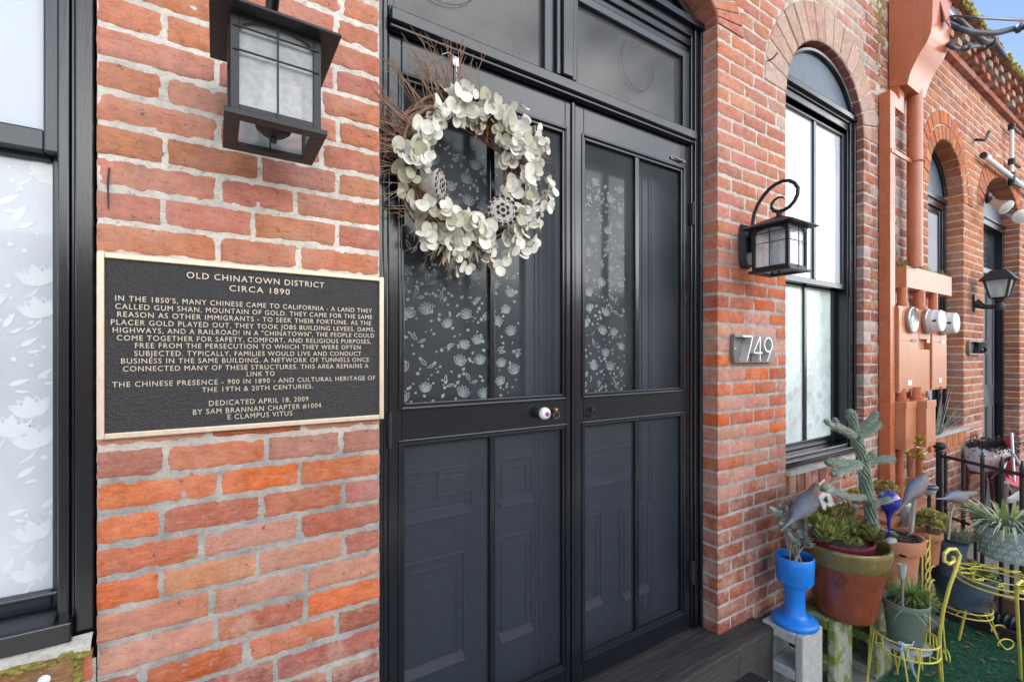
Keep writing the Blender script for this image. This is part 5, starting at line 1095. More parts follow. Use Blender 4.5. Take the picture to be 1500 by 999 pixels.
def frust(m_, h0, h1, z0, z1): m_.add([(q.x + sx*h0, yl + sy*h0, z0) for sx, sy in ((-1, -1), (1, -1), (1, 1), (-1, 1))] + [(q.x + sx*h1, yl + sy*h1, z1) for sx, sy in ((-1, -1), (1, -1), (1, 1), (-1, 1))], [(3, 2, 1, 0), (4, 5, 6, 7), (0, 1, 5, 4), (1, 2, 6, 5), (2, 3, 7, 6), (3, 0, 4, 7)])
b = MB(); frust(b, 5*k, 10*k, zb_ - 3*k, zb_); 
for sx, sy in ((-1, -1), (1, -1), (1, 1), (-1, 1)): b.tube([(q.x + sx*hb_, yl + sy*hb_, zb_), (q.x + sx*ht_, yl + sy*ht_, zt_)], 1.6*k, 6)
b.obj('cage', 'iron', sl_, 30)
b = MB(); frust(b, hb_*.95, ht_*.95, zb_ + .001, zt_ - .001); b.obj('glass', 'seedy', sl_, 0)
b = MB(); frust(b, ht2, ht2, zt_, zt_ + 1.2*k); frust(b, ht2*.98, 8*k, zt_ + 1.25*k, zr_); b.obj('roof', 'iron', sl_, 0, bevel=.003)
b = MB(); b.tube([(q.x, yl, zb_ + .01), (q.x, yl, zb_ + 14*k)], 3*k, 10); b.obj('bulb', 'lens', sl_, 60)

# small iron left in the brickwork
p0, p1 = W(160, 246, -.003), W(159, 306, -.003); b = MB(); b.tube([p0, p0.lerp(p1, .4) + Vector((-.0015, -.001, 0)), p1], [.0016, .0022, .001], 6); single('wall_nail', b, 'iron', 'thin dark nail lying upright on the pale bricks left of the lantern above the plaque', 'nail', p1, None, 60)
p0 = W(1124, 90, 0); b = MB(); b.tube([p0 + Vector((0, .01, 0)), p0 + Vector((-.004, -.03, -.004)), p0 + Vector((.012, -.045, .022))], .004, 6); single('wall_hook', b, 'iron', 'tiny dark hook in the pale bricks left of the near arched window', 'hook', p0, None, 60)
# ================================================================== POTS, PLANTS AND GARDEN ORNAMENTS
random.seed(5)
def block(label, x0, x1, y0, y1, z1, m_, lift=.39):
    """concrete block stood on end: two square cores run through it along x"""
    z0 = z1 - lift; b = MB(); t = .036
    b.box((x0, y0, z0), (x1, y0 + t, z1)); b.box((x0, y1 - t, z0), (x1, y1, z1))
    for za, zc in ((z0, z0 + .045), ((z0+z1)/2 - .024, (z0+z1)/2 + .024), (z1 - .05, z1)): b.box((x0, y0 + t, za), (x1, y1 - t, zc))
    return single('concrete_block', b, m_, label, 'concrete block', ((x0+x1)/2, (y0+y1)/2, z0), 'concrete blocks under the pots', 0, .006)
block('clean grey hollow concrete block on end under the blue pedestal planter', 2.270, 2.459, -.236, -.046, .20, 'concrete')
block('concrete block with green moss on its side under the big olive-rimmed pot', 2.524, 2.712, -.262, -.072, .20, 'concrete_moss')
block('low mossy concrete block in the shade between the big pot and the yellow wire stand', 2.90, 3.09, -.30, -.11, .20, 'concrete_moss')
block('concrete block behind, carrying the terracotta cactus pot', 3.12, 3.31, -.36, -.17, .135, 'concrete_moss', .325)
# ---- blue pedestal planter with grey rosettes
c = (2.372, -.150); pb = thing('pedestal_planter', 'bright blue goblet-shaped pedestal planter with grey rosette succulents', 'planter', (c[0], c[1], .20))
k = .00329                                                    # metres per pixel at its depth
b = MB(); b.lathe([(.096, 0), (.101, .008), (.099, .022), (.090, .032), (.058, .040), (.048, .060), (.043, .11), (.044, .155), (.050, .185), (.054, .196), (.076, .203), (.080, .215), (.083, .29), (.084, .325), (.080, .330), (.074, .327), (.072, .295), (.0001, .295)], (*c, .20), 36); b.obj('pot', 'blue', pb, 50)
b = MB(); b.lathe([(.0001, .012), (.04, .008), (.072, 0)], (*c, .495), 20); b.obj('soil', 'soil', pb, 50)
for i, (px, py, r_, Y) in enumerate([(1137, 752, .042, -.14), (1156, 735, .030, -.08), (1163, 770, .050, -.17), (1152, 757, .034, -.10), (1175, 766, .036, -.16), (1172, 783, .042, -.21), (1148, 772, .034, -.19), (1181, 792, .034, -.2), (1143, 742, .030, -.1), (1160, 788, .036, -.21), (1168, 753, .030, -.13)]):
    q = W(px, py + 4, Y); b = MB(); b.rosette(q, r_*1.2, 15, 0, (rnd(-.3, .3), -.55, .8), 4, .36, True, 1); ro = b.obj('rosette', ['succ_grey', 'succ_yellow' if i == 3 else 'succ_grey'], pb, 60)
    b = MB(); g0 = Vector((c[0] + rnd(-.03, .03), c[1] + rnd(-.03, .03), .50)); b.tube([g0, g0.lerp(q, .5) + Vector((rnd(-.01, .01), 0, .01)), q], .0042, 6); b.obj('stem', 'greywood', ro, 60)
# ---- big glazed pot with maroon bowl
c = (2.690, -.235); bp = thing('glazed_pot', 'large rust-red glazed pot with a broad olive rim, holding a maroon bowl of succulents', 'flower pot', (*c, .20))
b = MB(); b.lathe([(.128, 0), (.134, .006), (.137, .03), (.150, .12), (.168, .215), (.176, .266)], (*c, .20), 44); b.obj('body', 'rust', bp, 50)
b = MB(); b.lathe([(.174, .262), (.181, .267), (.189, .305), (.196, .338), (.198, .350), (.193, .360), (.182, .360), (.175, .345), (.170, .30), (.0001, .30)], (*c, .20), 44); b.obj('rim', 'olive', bp, 50)
b = MB(); cm = (c[0] - .035, c[1] + .012); b.lathe([(.10, .30), (.145, .340), (.152, .376), (.150, .384), (.143, .384), (.138, .365), (.0001, .355)], (*cm, .20), 36); bw = b.obj('bowl', 'maroon', bp, 50)
b = MB(); b.lathe([(.0001, .372), (.10, .368), (.139, .358)], (*cm, .20), 24); b.obj('soil', 'soil', bw, 50)
spots = [(1198, 770, .055, 0), (1215, 758, .060, 1), (1232, 752, .058, 1), (1205, 778, .050, 0), (1228, 778, .052, 0), (1246, 764, .055, 1), (1240, 783, .045, 0), (1258, 782, .062, 1), (1272, 786, .060, 1), (1266, 798, .050, 2), (1190, 760, .045, 0), (1222, 766, .05, 0), (1252, 772, .05, 1), (1210, 765, .04, 0), (1281, 793, .05, 2), (1200, 755, .04, 0), (1214, 784, .05, 0), (1230, 788, .05, 0), (1247, 791, .05, 1), (1202, 781, .045, 0), (1238, 770, .05, 0), (1220, 776, .05, 1), (1214, 790, .042, 0), (1229, 795, .042, 1), (1244, 797, .042, 0), (1258, 797, .04, 0)]
for i, (px, py, r_, kd) in enumerate(spots):
    Y = c[1] - .02 + (i % 4)*.035 - (.06 if py > 776 else 0); q = W(px, py + 6, Y); b = MB()
    
    q.z += .012; r_ *= 1.15
    for (ox, oz) in ((0, .01), (rnd(-.03, .03), rnd(-.012, .012)), (rnd(-.03, .03), rnd(-.012, .012))):
        qq = q + Vector((ox, rnd(-.02, .02), oz))
        for j in range(26):
            a = rnd(0, 6.28); e = rnd(.25, 1.45); d = Vector((math.cos(a)*math.cos(e), math.sin(a)*math.cos(e) - .12, math.sin(e)))
            b.blade(qq, d, r_*rnd(.7, 1.05), r_*.24, -.25, 4, 1 if rnd(0, 1) < .35 else 0, .35, lambda t: (.75 + .9*t)*(1 - t**3.5)); b.obj('rosette', ['succ' if kd == 0 else 'succ_tip', ['succ_yellow', 'succ', 'succ_grey'][kd]], bp, 60)
# ---- terracotta pot with cactus
ct = W(1312, 790, -.30); c = (ct.x + .005, -.285); zr = .505
tp = thing('terracotta_pot', 'weathered terracotta pot of gravelly soil holding the tall cactus', 'flower pot', (*c, .135))
b = MB(); b.lathe([(.085, 0), (.100, .12), (.114, .305), (.134, .307), (.137, .315), (.141, .372), (.138, .380), (.128, .380), (.122, .36), (.0001, .36)], (*c, .135), 40); b.obj('pot', 'terracotta', tp, 45)
b = MB(); b.lathe([(.0001, .376), (.06, .370), (.124, .360)], (*c, .135), 24)
for _ in range(160): a = rnd(0, 6.28); r_ = .115*math.sqrt(random.random()); b.ball((c[0] + r_*math.cos(a), c[1] + r_*math.sin(a), .135 + .370), rnd(.003, .008), 0, 6)
b.obj('soil', 'soil', tp, 50)
for px, py, s_ in ((1308, 783, .03), (1296, 778, .022), (1334, 788, .02), (1330, 784, .018)):
    q = W(px, py, c[1] - .02); b = MB(); b.rosette((q.x, q.y, max(q.z, .50)), s_, 8, 0, (0, -.3, 1), 3, .55); b.obj('rosette', ['succ_grey'], tp, 60)
b = MB(); q = W(1305, 793, c[1] - .10); b.ball((q.x, q.y, q.z + .004), .03, 0, 14, (1.5, .7, .45)); b.obj('pebble', 'greywood', tp, 60)
ca = thing('cactus', 'tall spiny grey-green cactus with short side arms, growing out of the terracotta pot', 'cactus', (c[0] - .075, c[1], .50))
YC = -.26
def carm(pts, r, taper=True):
    P = [W(px, py, YC + dy) for px, py, dy in pts]; n = 5; Q = []
    for i in range(len(P) - 1):
        for j in range(n): Q.append(P[i].lerp(P[i+1], j/n))
    Q.append(P[-1]); L_ = len(Q); d_ = (Q[-1] - Q[-2]).normalized()
    rs = [r*(.93 + .10*math.sin(i*1.1)) for i in range(L_)]; rs[-1] = r*.92
    for t in (.35, .7, .9, 1.0): Q.append(Q[L_-1] + d_*r*t); rs.append(r*max(.12, math.sqrt(max(0, 1 - t*t))))
    m_ = MB(); m_.tube(Q, rs, 16); st = m_.obj('cactus_arm', 'cactus', ca, 60)
    sp = MB(); tb = MB(); tot = sum((Q[i+1]-Q[i]).length for i in range(L_-1)); ring = max(4, int(tot/.0085)); kk = 0
    for a_ in range(ring):
        f = a_/ring*(L_-1); i = min(int(f), L_-2); p = Q[i].lerp(Q[i+1], f-i); T = (Q[i+1]-Q[i]).normalized(); u = T.orthogonal().normalized(); w_ = T.cross(u)
        for j in range(11):
            an = 2*math.pi*j/11 + a_*.5; nrm = u*math.cos(an) + w_*math.sin(an)
            if nrm.y > .45: continue
            o_ = p + nrm*r*.96; tb.ball(o_, .0048, 0, 6)
            for _ in range(2):
                e = (nrm + Vector((rnd(-.6, .6), rnd(-.6, .6), rnd(-.6, .6)))).normalized(); s2 = e.orthogonal().normalized()*.0007
                sp.add([o_ + nrm*.004 - s2, o_ + nrm*.004 + s2, o_ + e*rnd(.010, .018)], [(0, 1, 2)])
    for v in (tb, sp): pass
    o2 = tb.obj('tubercles', 'cactus', st, 60); sp.obj('spines', 'spine', st, 0)
carm([(1278, 775, 0), (1272, 740, 0), (1265, 695, 0), (1262, 676, 0)], .028); carm([(1264, 680, 0), (1258, 655, 0), (1250, 638, 0)], .024); carm([(1252, 636, 0), (1247, 612, 0), (1245, 604, 0)], .020)
carm([(1250, 638, -.01), (1232, 628, -.02), (1219, 622, -.02)], .014); carm([(1221, 624, -.02), (1209, 617, -.03)], .008); carm([(1224, 622, -.02), (1222, 614, -.03)], .009)
carm([(1255, 638, -.01), (1270, 620, -.02), (1282, 605, -.03)], .015); carm([(1256, 639, -.02), (1275, 630, -.04), (1287, 620, -.05)], .014)
carm([(1264, 674, -.01), (1278, 666, -.03)], .018); carm([(1266, 676, -.01), (1290, 673, -.04), (1308, 672, -.06)], .014)
carm([(1258, 680, -.01), (1235, 678, -.03), (1213, 677, -.04)], .016); carm([(1256, 683, -.02), (1238, 688, -.05), (1220, 694, -.06)], .013)
carm([(1264, 728, -.01), (1240, 728, -.03), (1214, 716, -.06), (1207, 714, -.07)], .012); carm([(1274, 738, -.02), (1295, 733, -.05), (1303, 731, -.06)], .013)
# ---- things pushed into or standing by the pots
def bird(label, tail, body, head, beak, Y, up, back, stake, smat='greywood', wide=.012):
    """carved dove: body lofted along tail -> breast, head with beak, on its stake"""
    r = thing('carved_bird', label, 'garden ornament', W(*stake[-1], Y), 'carved wooden birds on stakes')
    A, B, C_ = W(*tail, Y), W(*body, Y), W(*beak, Y); ax = (B - A); L_ = ax.length; ax = ax.normalized(); wdt = up
    m_ = MB(); prof = [(-.05, .05), (.08, .10), (.22, .14), (.38, .26), (.55, .62), (.75, .92), (.95, 1.0), (1.12, .88), (1.24, .60), (1.32, .30), (1.34, .02)]
    side = Vector((0, 1, 0)); upv = ax.cross(side).normalized(); upv = upv if upv.z > 0 else -upv
    V = []; n = 18
    for t, q in prof:
        for j in range(n):
            a = 2*math.pi*j/n; hgt = wdt*q*(1.0 if math.sin(a) > 0 else .95); V.append(A + ax*(t*L_) + upv*(math.sin(a)*hgt - (wdt*.35*(1-q) if t < .5 else 0)) + side*(math.cos(a)*wdt*.8*q))
    F = [(i*n+j, i*n+(j+1) % n, (i+1)*n+(j+1) % n, (i+1)*n+j) for i in range(len(prof)-1) for j in range(n)] + [tuple(range(n-1, -1, -1))]
    m_.add(V, F, 0); m_.m = [1 if math.sin(2*math.pi*((f[0] % n) + .5)/n) > back and len(f) == 4 else 0 for f in m_.f]
    hc = W(*head, Y); nb = A + ax*(1.02*L_) + upv*wdt*.25; hr = max(.014, wdt*.36); m_.ball(hc, hr, 0, 14, (1.1, 1, 1)); m_.tube([nb, nb.lerp(hc, .5), hc], [wdt*.72, (wdt*.5 + hr)*.56, hr*.9], 14, 0)
    m_.obj('body', ['bird', 'bird_blue'], r, 60)
    d = (C_-hc); m_ = MB(); m_.tube([hc + d.normalized()*hr*.7, hc + d*.7, C_], [hr*.42, hr*.26, .0008], 8); m_.obj('beak', 'dried', r, 60)
    m_ = MB(); m_.ball(hc + Vector((hr*.3, -hr*.88, hr*.2)), hr*.15, 0, 8); m_.obj('eye', 'black', r, 60)
    m_ = MB(); P = [W(px, py, Y) for px, py in stake]
    if wide > .02:
        a, c2 = P[0], P[-1]; x_ = c2 - a; m_.add([Vector((c2.x-wide/2, Y-.006, c2.z)), Vector((c2.x+wide/2, Y-.006, c2.z)), Vector((a.x+wide*.5, Y-.006, a.z-.03)), Vector((a.x, Y-.006, a.z)), Vector((a.x-wide*.5, Y-.006, a.z-.02))] + [Vector((c2.x-wide/2, Y+.006, c2.z)), Vector((c2.x+wide/2, Y+.006, c2.z)), Vector((a.x+wide*.5, Y+.006, a.z-.03)), Vector((a.x, Y+.006, a.z)), Vector((a.x-wide*.5, Y+.006, a.z-.02))],
            [(0, 1, 2, 3, 4), (9, 8, 7, 6, 5), (0, 5, 6, 1), (1, 6, 7, 2), (2, 7, 8, 3), (3, 8, 9, 4), (4, 9, 5, 0)])
        m_.tube([a + Vector((0, 0, -.01)), B + upv*-.01], .006, 8)
    else: m_.tube(P, wide/2, 8)
    m_.obj('stake', smat, r, 50)
bird('slate-backed carved bird leaning over the blue planter, tail down to the left', (1144, 771), (1183, 737), (1195, 713), (1210, 721), -.20, .054, -.15, [(1181, 744), (1180, 760), (1180, 792)], 'greywood', .016)
bird('brown carved bird on a broad grey wooden stake in the terracotta pot', (1312, 748), (1345, 712), (1355, 696), (1366, 698), -.33, .047, .55, [(1339, 727), (1334, 790)], 'greywood', .040)
bird('long slate-blue carved bird with a drooping beak beside the iron fence', (1371, 727), (1406, 728), (1428, 722), (1437, 728), -.50, .034, -.1, [(1397, 740), (1393, 752), (1389, 790)], 'greywood', .010)
q = W(1208, 740, -.17); b = MB()                              # plant label
pts = [W(1194, 713, -.17), W(1208, 701, -.17), W(1224, 742, -.16), W(1213, 766, -.16)]
b.add(pts + [p + Vector((0, .0015, 0)) for p in pts], [(0, 1, 2, 3), (7, 6, 5, 4), (0, 4, 5, 1), (1, 5, 6, 2), (2, 6, 7, 3), (3, 7, 4, 0)])
tg = thing('plant_tag', 'white plastic plant tag with a pink printed top, stuck among the succulents', 'plant tag', pts[3]); b.obj('card', 'tag', tg, 0)
b = MB(); e = [pts[0].lerp(pts[3], .04), pts[1].lerp(pts[2], .06), pts[1].lerp(pts[2], .28), pts[0].lerp(pts[3], .26)]; b.add([p + Vector((0, -.0012, 0)) for p in e], [(0, 1, 2, 3)]); b.obj('print', 'tag_red', tg, 0)
b = MB(); e = [pts[0].lerp(pts[3], .42).lerp(pts[1].lerp(pts[2], .44), .25), pts[0].lerp(pts[3], .42).lerp(pts[1].lerp(pts[2], .44), .62), pts[0].lerp(pts[3], .6).lerp(pts[1].lerp(pts[2], .6), .6), pts[0].lerp(pts[3], .62).lerp(pts[1].lerp(pts[2], .62), .45)]; b.add([p + Vector((0, -.0014, 0)) for p in e], [(0, 1, 2, 3)]); b.obj('picture', 'dried', tg, 0)
# cobalt watering globe
q = W(1302, 734, -.30); gl = thing('watering_globe', 'cobalt blue glass watering globe with a long neck in the terracotta pot', 'watering globe', (q.x, -.30, .50)); b = MB()
b.lathe([(.006, .50 - q.z), (.009, -.10), (.014, -.075), (.022, -.056), (.036, -.040), (.048, -.018), (.052, .006), (.046, .030), (.030, .047), (.012, .053), (.0001, .054)], q, 28); b.obj('bulb', 'cobalt', gl, 60)
b = MB(); b.ball(q + Vector((0, 0, .058)), .007, 0, 10); b.obj('stopper', 'cobalt', gl, 60)
# solar stake lights
def solar(label, px, py, Y, r_, foot, kind):
    q = W(px, py, Y); r = thing('solar_light', label, 'solar light', (q.x, Y, foot), 'small solar stake lights'); b = MB()
    if kind == 'dome':
        b.lathe([(r_*1.0, -.006), (r_*1.08, 0), (r_*1.06, r_*.18), (r_*.85, r_*.42), (r_*.6, r_*.5), (.0001, r_*.52)], q, 26); b.obj('cap', 'solar', r, 50)
        b = MB(); b.box((q.x - r_*.4, q.y - r_*.4, q.z + r_*.50), (q.x + r_*.4, q.y + r_*.4, q.z + r_*.54)); b.obj('solar_cell', 'whitecell', r, 0)
        b = MB(); b.lathe([(r_*.25, -r_*1.15), (r_*.5, -r_*1.0), (r_*.8, -r_*.5), (r_*.94, -.007)], q, 24); b.obj('lens', 'lens', r, 60)
        b = MB(); b.tube([q + Vector((0, 0, -r_*1.12)), Vector((q.x, Y, foot))], .010, 8); b.obj('stake', 'black', r, 60)
    else:
        if kind == 'silver':
            b.lathe([(r_*1.0, -.028), (r_*1.12, -.024), (r_*1.12, -.002), (r_*1.0, .004), (.0001, .005)], q, 24)
        else: b.lathe([(r_*1.0, -.012), (r_*1.1, -.004), (r_*1.1, .004), (r_*.85, .012), (.0001, .013)], q, 24); b.obj('cap', 'steel' if kind == 'silver' else 'white_metal', r, 50)
        b = MB(); b.lathe([(.0001, .0136), (r_*.75, .0136)], q, 20); b.obj('solar_cell', 'solar', r, 0)
        b = MB(); b.lathe([(r_*.35, -r_*4.6), (r_*.62, -r_*3.9), (r_*.95, -.027 if kind == 'silver' else -.013)], q, 20); b.obj('lens', 'glass_clear', r, 60)
        b = MB(); b.tube([q + Vector((0, 0, -r_*2.2)), Vector((q.x, Y, foot))], .006, 8); b.obj('stake', 'steel', r, 60)
solar('silver solar light with an orange succulent behind it, left of the cactus trunk', 1252, 732, -.15, .020, .50, 'silver')
solar('white-rimmed solar light behind the blue globe', 1325, 738, -.22, .030, .50, 'white')
solar('silver cylinder solar light in front of the terracotta pot', 1322, 818, -.432, .021, .25, 'silver')
solar('round blue-capped solar light behind the brown bird, by the pipes', 1361, 714, -.28, .042, .15, 'dome')
solar('dome solar light with a glaring pale cell, below the slate-blue bird', 1429, 743, -.36, .044, .05, 'dome')
solar('dome solar light standing in the slate-blue bucket of clover', 1408, 790, -.42, .050, .25, 'dome')
# succulents by the pipes, long planter behind
def bushlet(name, label, cat, px, py, Y, R, n, mats, foot, rs=(.02, .034), flat=.7):
    q = W(px, py, Y); r = thing(name, label, cat, (q.x, Y, foot)); b = MB()
    for _ in range(n):
        a = rnd(0, 6.28); e = math.acos(rnd(-.25, 1)); d = Vector((math.sin(e)*math.cos(a), math.sin(e)*math.sin(a), math.cos(e)*flat)); b.rosette(q + d*R*rnd(.75, 1.0), rnd(*rs), 7, 0, d + Vector((0, -.2, .3)), 2, .5, True, 1)
    b.obj('rosettes', mats, r, 60); b = MB()
    for _ in range(14): a = rnd(0, 6.28); b.tube([Vector((q.x, Y, foot)), q + Vector((R*.5*math.cos(a), R*.5*math.sin(a), -.02))], .004, 5)
    b.obj('stems', 'stem', r, 60); return r
bushlet('potted_succulent', 'small orange-tipped succulent behind the silver solar light', 'succulent', 1252, 722, -.10, .022, 8, ['succ_yellow', 'poppy'], .50, (.022, .03))
bushlet('potted_succulent', 'yellow-green succulent clump spilling from a pot right of the broad wooden stake', 'succulent', 1366, 764, -.36, .075, 70, ['succ_yellow', 'succ_tip'], .30, (.024, .040))
bushlet('potted_succulent', 'straggly yellow succulent behind the blue globe at the foot of the square duct', 'succulent', 1296, 716, -.12, .075, 34, ['succ_yellow', 'succ_tip'], .46, (.022, .034), .5)
q = W(1368, 790, -.36); b = MB(); b.lathe([(.05, -.14), (.062, .0), (.072, .01), (.072, .04), (.066, .045), (.0001, .03)], (q.x, -.33, q.z), 26); single('small_pot', b, 'terracotta', 'small terracotta pot under the yellow-green succulent', 'flower pot', (q.x, -.33, q.z - .14), None, 50)
q0, q1 = W(1296, 752, -.14), W(1346, 776, -.14); b = MB(); b.box((q0.x - .14, -.20, q0.z - .15), (q0.x + .62, -.03, q0.z - .01)); b.box((q0.x - .15, -.212, q0.z - .035), (q0.x + .63, -.02, q0.z)); single('trough_planter', b, 'terracotta', 'long terracotta trough planter behind the cactus pot', 'planter', (q0.x + .2, -.11, q0.z - .15), None, 0, .005)
b = MB(); b.box((q0.x - .15, -.20, GZ), (q0.x + .60, -.02, q0.z - .151)); single('plank_shelf', b, 'timber', 'dark plank support under the trough planter', 'shelf', (q0.x + .2, -.1, GZ), None, 0, .006)
def bladebush(name, label, cat, base, R, n, ln, w, mats, droop, up=.9, mat2=.0, fold=.15):
    r = thing(name, label, cat, base); b = MB()
    for _ in range(n):
        a = rnd(0, 6.28); rr = R*math.sqrt(random.random()); k_ = rnd(.15, 1)
        b.blade(Vector(base) + Vector((rr*math.cos(a), rr*math.sin(a), 0)), (math.cos(a)*k_, math.sin(a)*k_, up), ln*rnd(.55, 1.1), w*rnd(.7, 1.2), droop*rnd(.5, 1.4), 6, 1 if random.random() < mat2 else 0, fold)
    b.obj('leaves', mats, r, 60); return r
q = W(1403, 785, -.42); bladebush('grey_bush', 'low rounded grey-green bush beside the dome solar light', 'bush', (q.x, -.42, q.z - .02), .06, 420, .085, .004, ['sage', 'succ_grey'], .5, .7, .4)
q = W(1392, 800, -.40); b = MB(); b.lathe([(.06, -.16), (.075, .02), (.08, .03), (.0001, .02)], (q.x, -.40, q.z), 24); single('small_pot', b, 'bucket', 'dark blue pot under the low grey-green bush', 'flower pot', (q.x, -.40, q.z - .16), None, 50)
# green pot of grass on the low wire stand
SX, SYY = 2.895, -.415
def rod(b, pts, r=.0042, closed=False): b.tube(pts, r, 8, 0, closed)
def ringpts(cx, cy, z, r, n=40): return [(cx + r*math.cos(6.2832*i/n), cy + r*math.sin(6.2832*i/n), z) for i in range(n)]
ys = thing('plant_stand', 'low round yellow wire plant stand with hairpin legs, holding the green grass pot', 'plant stand', (SX, SYY, GZ), 'yellow wire plant stands')
for z in (.115, .052): b = MB(); rod(b, ringpts(SX, SYY, z, .132), .0042, True); b.obj('ring', 'yellow', ys, 60)
for i in range(4):
    a0 = .5 + i*math.pi/2; b = MB(); f = Vector((SX + .150*math.cos(a0), SYY + .150*math.sin(a0), GZ + .006))
    L1 = [Vector((SX + .132*math.cos(a0 + s*.28), SYY + .132*math.sin(a0 + s*.28), .115)) for s in (-1, 1)]
    rod(b, [L1[0], f + Vector((-.004, 0, .01)), f, f + Vector((.004, 0, .01)), L1[1]], .0038); b.obj('leg', 'yellow', ys, 60)
b = MB()
for i in range(12):
    a = 6.2832*i/12; p = [Vector((SX + .132*math.cos(a + t), SYY + .132*math.sin(a + t), z)) for t, z in ((-.16, .052), (-.15, .09), (-.09, .113), (0, .118), (.09, .113), (.15, .09), (.16, .052))]
    if i % 2: rod(b, p, .0032)
for i in range(4): a = math.pi*i/4; rod(b, [(SX + .132*math.cos(a), SYY + .132*math.sin(a), .052), (SX - .132*math.cos(a), SYY - .132*math.sin(a), .052)], .0034)
b.obj('scallops', 'yellow', ys, 60)
gp = thing('green_pot', 'grey-green plastic pot with a tuft of grass, standing on the low yellow wire stand', 'flower pot', (SX + .005, SYY, .058))
b = MB(); b.lathe([(.100, 0), (.104, .006), (.095, .010), (.0001, .010)], (SX + .005, SYY, .058), 30); b.obj('saucer', 'glass_clear', gp, 50)
b = MB(); b.lathe([(.066, 0), (.070, .01), (.087, .180), (.096, .182), (.099, .208), (.095, .214), (.089, .212), (.085, .175), (.0001, .175)], (SX + .005, SYY, .070), 36); b.obj('pot', 'green_pot', gp, 50)
b = MB(); b.lathe([(.0001, .012), (.06, .006), (.086, 0)], (SX + .005, SYY, .250), 24)
for _ in range(120): a = rnd(0, 6.28); r_ = .076*math.sqrt(random.random()); b.ball((SX + r_*math.cos(a), SYY + r_*math.sin(a), .258), rnd(.003, .007), 0, 6)
b.obj('soil', 'soil', gp, 50)
b = MB(); gc = W(1336, 866, SYY)
for _ in range(620):
    a = rnd(0, 6.28); rr = .034*math.sqrt(random.random()); k_ = rnd(.2, 1.3); b.blade((gc.x + rr*math.cos(a), SYY + rr*math.sin(a), .260), (math.cos(a)*k_, math.sin(a)*k_, 1), rnd(.06, .14), .0026, rnd(.6, 1.8), 5, 1 if rnd(0, 1) < .12 else 0)
for _ in range(8):
    a = rnd(2.2, 5); b.blade((SX - .05, SYY - .03, .260), (math.cos(a), math.sin(a), .5), rnd(.08, .16), .0022, 1.3, 5, 1)
b.obj('grass_tuft', ['grass', 'vari'], gp, 60)
b = MB(); q0 = Vector((SX - .125, SYY - .03, .115)); b.tube([q0 + Vector((-.03, 0, .02)), q0, q0 + Vector((.02, -.01, -.05)), q0 + Vector((.05, -.03, -.14)), q0 + Vector((.09, -.04, -.20))], [.008, .014, .012, .006, .002], 7); b.tube([q0, q0 + Vector((.06, -.02, -.01)), q0 + Vector((.09, -.02, .01)), q0 + Vector((.04, -.02, -.02)), q0], [.006, .004, .003, .003, .004], 6); b.tube([q0, q0 + Vector((-.05, -.01, .0)), q0 + Vector((-.05, -.02, -.04)), q0], .003, 6)
single('ribbon', b, mat('pale_blue_ribbon', (.36, .46, .54), .4, 0, .3, 50, .3), 'pale blue ribbon tied to the rim of the low yellow stand', 'ribbon', (q0.x, q0.y, q0.z - .2), None, 60)
# tall yellow stand with embossed pot
TX, TY = W(1462, 846, -.62).x, -.62; TZ = W(1462, 846, -.62).z
tall = thing('plant_stand', 'tall yellow wire plant stand with scrolled leg tops, holding the embossed pot', 'plant stand', (TX, TY, GZ), 'yellow wire plant stands')
for z, r_ in ((TZ, .170), (TZ - .028, .170)): b = MB(); rod(b, ringpts(TX, TY, z, r_), .0048, True); b.obj('ring', 'yellow', tall, 60)
b = MB()
for i in range(12):
    a = 6.2832*i/12; d = Vector((math.cos(a), math.sin(a), 0)); t_ = Vector((-d.y, d.x, 0)); o_ = Vector((TX, TY, TZ + .012))
    rod(b, [o_ + d*.17 + t_*.035, o_ + d*.135 + t_*.045, o_ + d*.105 + t_*.02, o_ + d*.105 - t_*.02, o_ + d*.135 - t_*.045, o_ + d*.17 - t_*.035], .0034)
b.obj('scallops', 'yellow', tall, 60)
feet = [Vector((3.088, -.501, GZ)), Vector((3.537, -.80, GZ)), Vector((3.70, -.42, GZ))]
tops = [W(1399, 822, -.60), W(1490, 856, -.76), Vector((TX + .13, TY + .12, TZ))]
def yl_(pts): n_ = len(pts); return [W(px, py, y) for px, py, y in pts]
LEGS = [yl_([(1379, 1012, -.505), (1376, 965, -.53), (1377, 925, -.55), (1382, 892, -.57), (1391, 858, -.59), (1402, 828, -.61), (1406, 813, -.61), (1400, 804, -.61), (1390, 804, -.61), (1383, 811, -.61), (1383, 821, -.61), (1390, 826, -.61), (1397, 822, -.61), (1397, 815, -.61)]),
        yl_([(1495, 998, -.70), (1494, 960, -.72), (1491, 910, -.74), (1489, 872, -.755), (1490, 856, -.765), (1496, 850, -.77), (1503, 856, -.77), (1501, 866, -.77), (1495, 866, -.77)]),
        [Vector((3.70, -.42, GZ)), Vector((TX + .14, TY + .13, TZ - .1)), Vector((TX + .13, TY + .12, TZ))]]
for i, (f, t_) in enumerate(zip(feet, tops)):
    d = (Vector((t_.x, t_.y, 0)) - Vector((TX, TY, 0))).normalized(); b = MB(); k_ = t_ + d*.01
    sp = [k_ + d*(.055*math.cos(a) + .03)*(1 - .06*j) + Vector((0, 0, .055*math.sin(a) + .02))*(1 - .06*j) for j, a in enumerate([-.5 + .5*x for x in range(15)])]
    b.tube(LEGS[i], .0075, 8); b.obj('leg', 'yellow', tall, 60)
PXc = W(1476, 840, -.60)
ep = thing('embossed_pot', 'pale blue-grey metal pot with embossed scrolls and variegated grass, on the tall yellow stand', 'flower pot', (PXc.x, -.60, TZ + .03))
